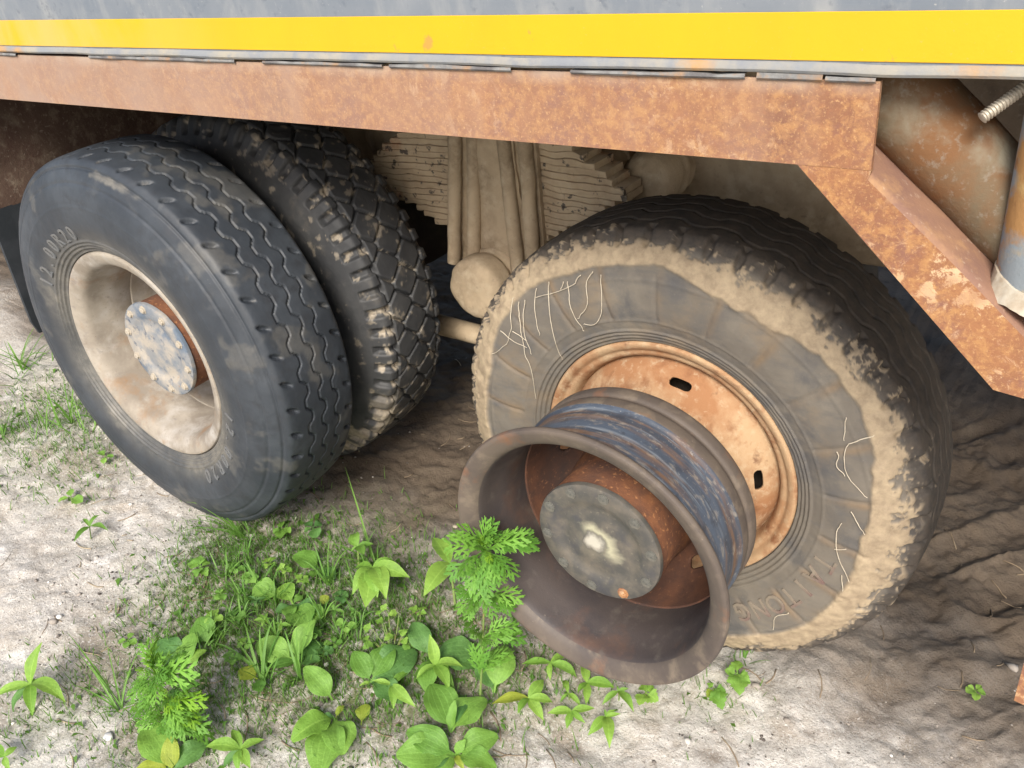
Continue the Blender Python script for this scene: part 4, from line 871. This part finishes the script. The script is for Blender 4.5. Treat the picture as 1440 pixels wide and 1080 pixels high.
for k, (px, py) in enumerate([(330, 800), (352, 812), (372, 872), (330, 868), (345, 905), (400, 800), (470, 858), (485, 880), (440, 890), (380, 792), (500, 860), (470, 905), (310, 835), (325, 925), (360, 845), (480, 838), (300, 870), (425, 815), (395, 878), (455, 915), (575, 905), (590, 860)]):
    kd = ('round', 'goose', 'lance', 'round')[k % 4]; a0_ = random.uniform(0, 6.28); m_ = random.randint(4, 6)
    star(beside({'round': 'small round leaved weed', 'goose': 'small notched leaf weed', 'lance': 'small narrow leaved weed'}[kd], px, py), (px, py), [(px + (11 + random.uniform(-3, 6)) * math.cos(a0_ + 6.28 * q / m_), py + (9 + random.uniform(-3, 4)) * math.sin(a0_ + 6.28 * q / m_)) for q in range(m_)], random.uniform(.02, .05), 'small_weed', 'small weeds in the green patch', kd, random.choice(['leaf', 'lance', 'grass', 'leaf_dark']), 1.15, 'weed')
# arrow-leaved weed with many small leaves
p, b = plant('arrow_leaf_weed', 'bright clump of small arrow shaped leaves in the middle of the weeds', 'weed', None, (552, 922))
for (px, py), hgt in zip([(522, 882), (545, 853), (562, 858), (540, 872), (556, 890), (526, 902), (566, 895), (549, 908), (533, 862), (510, 892), (570, 880), (538, 918)], [.06, .09, .09, .085, .06, .04, .05, .03, .08, .05, .07, .02]):
    T = at(px, py, hgt); m_ = b * .35 + T * .65; stem(p, [b, m_ - np.array([0, 0, .005]), T + (b - T) * .1], .0013, .0009)
    a_ = random.uniform(0, 6.28); put_leaf(p, m_ * .2 + T * .8, T + np.array([.022 * math.cos(a_), .022 * math.sin(a_) - .012, -.004]), 1.25, 'goose', random.choice(['leaf', 'lance', 'lance']), random.uniform(-.3, .3))
# grass tufts
def blade(P0, P1, bend, wd, seed):
    rn = random.Random(seed); n = 8; P0, P1 = np.array(P0), np.array(P1); d = P1 - P0; L = np.linalg.norm(d); side = np.cross(d, (rn.uniform(-.3, .3), rn.uniform(-.3, .3), 1.)); side /= np.linalg.norm(side) + 1e-9; V = []
    for i in range(n):
        t = i / (n - 1); c = P0 + d * t + np.array([0, 0, bend * L * 4 * t * (1 - t)]); ww = wd * (1 - t ** 2.2) + .0003
        V += [c - side * ww, c + side * ww * .2 + np.array([0, 0, -ww * .5]), c + side * ww]
    F = []
    for i in range(n - 1):
        F += [[3 * i, 3 * i + 1, 3 * i + 4, 3 * i + 3], [3 * i + 1, 3 * i + 2, 3 * i + 5, 3 * i + 4]]
    UV = [(i / (n - 1), j / 2) for i in range(n) for j in range(3)]
    return V, F, UV
def tuft(label, base, tips, extra=0, spread=.05, hmax=.12, wd=.0022, name='grass_tuft', mat='grass'):
    p, b = plant(name, label, 'grass', 'grass tufts', base); k = 0
    for t in tips:
        B = at(t[0], t[1], t[2]) ; V, F, UV = blade(b + np.array([random.uniform(-.006, .006), random.uniform(-.006, .006), -.004]), B, t[3] if len(t) > 3 else .18, wd * random.uniform(.8, 1.4), int(t[0]))
        obj('blade', V, F, M[mat], p, b, None, None, UV)
    if extra:
        Vs, Fs, Us = [], [], []
        for i in range(extra):
            a_ = random.uniform(0, 6.28); q = b + np.array([random.gauss(0, spread * .35), random.gauss(0, spread * .35), 0]); q[2] = float(gz(q[0], q[1])) - .003; l = random.uniform(.3, 1) * hmax
            V, F, UV = blade(q, q + np.array([math.cos(a_) * spread * random.uniform(.3, 1.3), math.sin(a_) * spread * random.uniform(.3, 1.3), l]), .08, wd * random.uniform(.4, .9), i)
            o_ = len(Vs); Vs += V; Us += UV; Fs += [[x + o_ for x in f] for f in F]
        obj('fine_blades', Vs, Fs, M[mat], p, b, None, None, Us, kind='stuff')
tuft('grass tuft leaning left at the foot of the black ribbed tyre', (345, 757), [(262, 706, .10), (284, 702, .12), (250, 735, .05), (246, 752, .03), (300, 715, .10), (335, 800, .02), (352, 792, .03), (275, 725, .08), (283, 712, .13, .05), (300, 745, .05)], 24, .07, .08)
tuft('grass clump with one long blade rising over the dark mud', (528, 800), [(485, 656, .16, .02), (505, 735, .12), (470, 770, .08), (455, 765, .09), (440, 790, .06)], 16, .06, .10)
tuft('arching grass clump in front of the pointed leaf weed', (462, 822), [(440, 760, .10), (465, 752, .11), (480, 775, .09), (425, 788, .07), (478, 795, .10, .1), (492, 770, .1), (450, 800, .12, 0)], 24, .07, .09)
tuft('grass clump with pale bent stalks beside the dark oval leaves', (422, 955), [(418, 880, .10), (440, 868, .12), (400, 885, .08), (370, 945, .04), (395, 960, .05), (436, 905, .10, .02), (412, 905, .14, 0)], 12, .05, .07, .0026)
tuft('broad bladed grass clump beside the yellow fallen leaf', (370, 955), [(366, 880, .10), (385, 870, .11), (330, 900, .05), (345, 878, .06), (300, 905, .02), (405, 876, .06), (392, 925, .05)], 14, .06, .08, .0030)
tuft('shaded grass clump beside the rear tyre under the mudflap', (100, 595), [(70, 560, .10), (110, 540, .14), (125, 560, .12), (60, 590, .06), (90, 530, .14), (132, 590, .06), (80, 610, .04)], 40, .14, .14, .0030)
tuft('sunlit grass clump at the far left edge', (30, 520), [(10, 480, .1), (50, 470, .12), (70, 500, .1), (20, 500, .1)], 30, .16, .12, .0032)
tuft('grass clump at the left picture edge below the sunlit one', (4, 610), [(20, 570, .1), (-15, 570, .1), (25, 600, .08)], 20, .12, .10, .003)
tuft('sparse thin grass between the rim and the old tyre', (1048, 925), [(1075, 815, .16, .0), (1060, 850, .12), (1030, 850, .12), (1022, 880, .08), (1085, 870, .1), (1046, 800, .18, .0)], 12, .05, .1, .0014)
tuft('thin dry grass stalks spreading on the sand beside the bushy mugwort', (172, 1000), [(150, 905, .10, .0), (105, 915, .05, .12), (95, 890, .05, .1), (122, 962, .02), (182, 945, .1), (210, 900, .06), (130, 1010, .02), (120, 930, .06), (100, 962, .03, .1)], 6, .05, .05, .0016, mat='stalk' if 'stalk' in M else 'grass')

for k, (px, py) in enumerate([(318, 812), (350, 790), (365, 830), (338, 880), (392, 905), (430, 905), (480, 905), (505, 880), (300, 900), (455, 875), (390, 850), (345, 850)]):
    tuft(beside('short grass tuft', px, py), (px, py), [(px + random.uniform(-30, 30), py - random.uniform(10, 45), random.uniform(.04, .09)) for q in range(6)], 26, .07, .07, .0019)
# low ground cover: too many to count
Vs, Fs, Us = [], [], []; n = 0
while n < 15000:
    x, y = random.uniform(-2.5, .5), random.uniform(-.8, .5)
    if random.random() > float(moss_mask(x, y)) ** 1.3: continue
    z = float(gz(x, y)); a_ = random.uniform(0, 6.28); l = random.uniform(.006, .019) * (1.7 if random.random() < .15 else 1)
    if random.random() < .93:
        V, F, UV = blade((x, y, z - .002), (x + math.cos(a_) * l * .8, y + math.sin(a_) * l * .8, z + l * random.uniform(.6, 2.0)), .1, random.uniform(.0006, .0012), n)
    else:
        c, s = math.cos(a_), math.sin(a_); ww = l * .28; h_ = random.uniform(.002, .014)
        V = [np.array([x, y, z]), np.array([x + c * l * .5 - s * ww, y + s * l * .5 + c * ww, z + h_]), np.array([x + c * l, y + s * l, z + h_ * .8]), np.array([x + c * l * .5 + s * ww, y + s * l * .5 - c * ww, z + h_])]; F = [[0, 3, 2, 1]]; UV = [(0, .5), (.5, 0), (1, .5), (.5, 1)]
    o_ = len(Vs); Vs += list(V); Us += UV; Fs += [[k + o_ for k in f] for f in F]; n += 1
obj('ground_cover', np.array(Vs), Fs, M['moss'], None, (0, 0, 0), None, None, Us, kind='stuff', label='fine low green weeds and moss carpeting the sand', category='ground cover')
# grit and crumbs of earth
ico = []
t_ = (1 + 5 ** .5) / 2
IV = np.array([(-1, t_, 0), (1, t_, 0), (-1, -t_, 0), (1, -t_, 0), (0, -1, t_), (0, 1, t_), (0, -1, -t_), (0, 1, -t_), (t_, 0, -1), (t_, 0, 1), (-t_, 0, -1), (-t_, 0, 1)]) / 1.9
IF = np.array([(0, 11, 5), (0, 5, 1), (0, 1, 7), (0, 7, 10), (0, 10, 11), (1, 5, 9), (5, 11, 4), (11, 10, 2), (10, 7, 6), (7, 1, 8), (3, 9, 4), (3, 4, 2), (3, 2, 6), (3, 6, 8), (3, 8, 9), (4, 9, 5), (2, 4, 11), (6, 2, 10), (8, 6, 7), (9, 8, 1)])
N = 14000; px_ = rng.uniform(-2.4, 1.1, N); py_ = rng.uniform(-.95, 1.5, N); cl = fbm(px_, py_, 0 * px_, 3.5, 3); k_ = rng.random(N) < sstep(-.6, .5, cl) * np.where(py_ > .3, .35, 1); px_, py_ = px_[k_], py_[k_]; N = len(px_)
sz = .0015 * np.exp(rng.normal(0, .6, N)); sz = np.clip(sz, .0007, .0085); pz = gz(px_, py_)
jit = 1 + .3 * rng.normal(size=(N, 12, 1)).clip(-1.2, 1.2); asp = np.stack([rng.uniform(.8, 1.5, N), rng.uniform(.8, 1.4, N), rng.uniform(.5, .9, N)], -1)
V = (IV[None] * jit * asp[:, None] * sz[:, None, None] + np.stack([px_, py_, pz + sz * .25], -1)[:, None]).reshape(-1, 3); F = (IF[None] + 12 * np.arange(N)[:, None, None]).reshape(-1, 3)
obj('gravel', V, F, M['pebble'], None, (0, 0, 0), None, kind='stuff', label='loose grit and crumbs of earth strewn over the ground', category='gravel')
Vs, Fs = [], []; o_ = 0
for i in range(420):
    x, y = (random.uniform(-2.2, 1.0), random.uniform(-.9, 1.2)) if i < 260 else (random.gauss(-.75, .3), random.gauss(-.15, .16)); a_ = random.uniform(0, 3.14); l = random.uniform(.012, .07) * .6; P = []
    for t in (-1, -.3, .3, 1):
        q = np.array([x + math.cos(a_ + .2 * t) * l * t, y + math.sin(a_ + .2 * t) * l * t, 0]); q[2] = float(gz(q[0], q[1])) + .002; P.append(q)
    V, F = tube(P, random.uniform(.0007, .0019), 5); Vs.append(V); Fs += [[k + o_ for k in f] for f in F]; o_ += len(V)
obj('litter', np.concatenate(Vs), Fs, M['straw'], None, (0, 0, 0), None, kind='stuff', label='bits of dry straw and twig scattered on the ground', category='litter')
# a few stones worth naming
def stone(label, px, py, s, mat, seed):
    b = at(px, py); V = IV.copy(); F = [list(f) for f in IF]
    rn = np.random.default_rng(seed); V = V * (1 + .25 * rn.normal(size=(12, 1)).clip(-1, 1)) * np.array([1.2, .9, .6]) * s + b + np.array([0, 0, s * .3])
    obj('stone', V, F, M[mat], None, b, None, label=label, category='stone', group='small stones on the ground')
stone('white angular stone left of the bushy mugwort', 154, 1038, .014, 'white_stone', 3)
stone('small white chip beside the bare rim above the tall mugwort', 640, 741, .009, 'sealant', 5)
stone('pale clod of earth near the notched weed by the old tyre', 1064, 966, .012, 'pebble', 7)
stone('pale clod on the grey ground beside the rusty bracket', 1424, 940, .014, 'pebble', 9)
stone('whitish lump on the sand above the mossy patch', 75, 875, .011, 'pebble', 11)
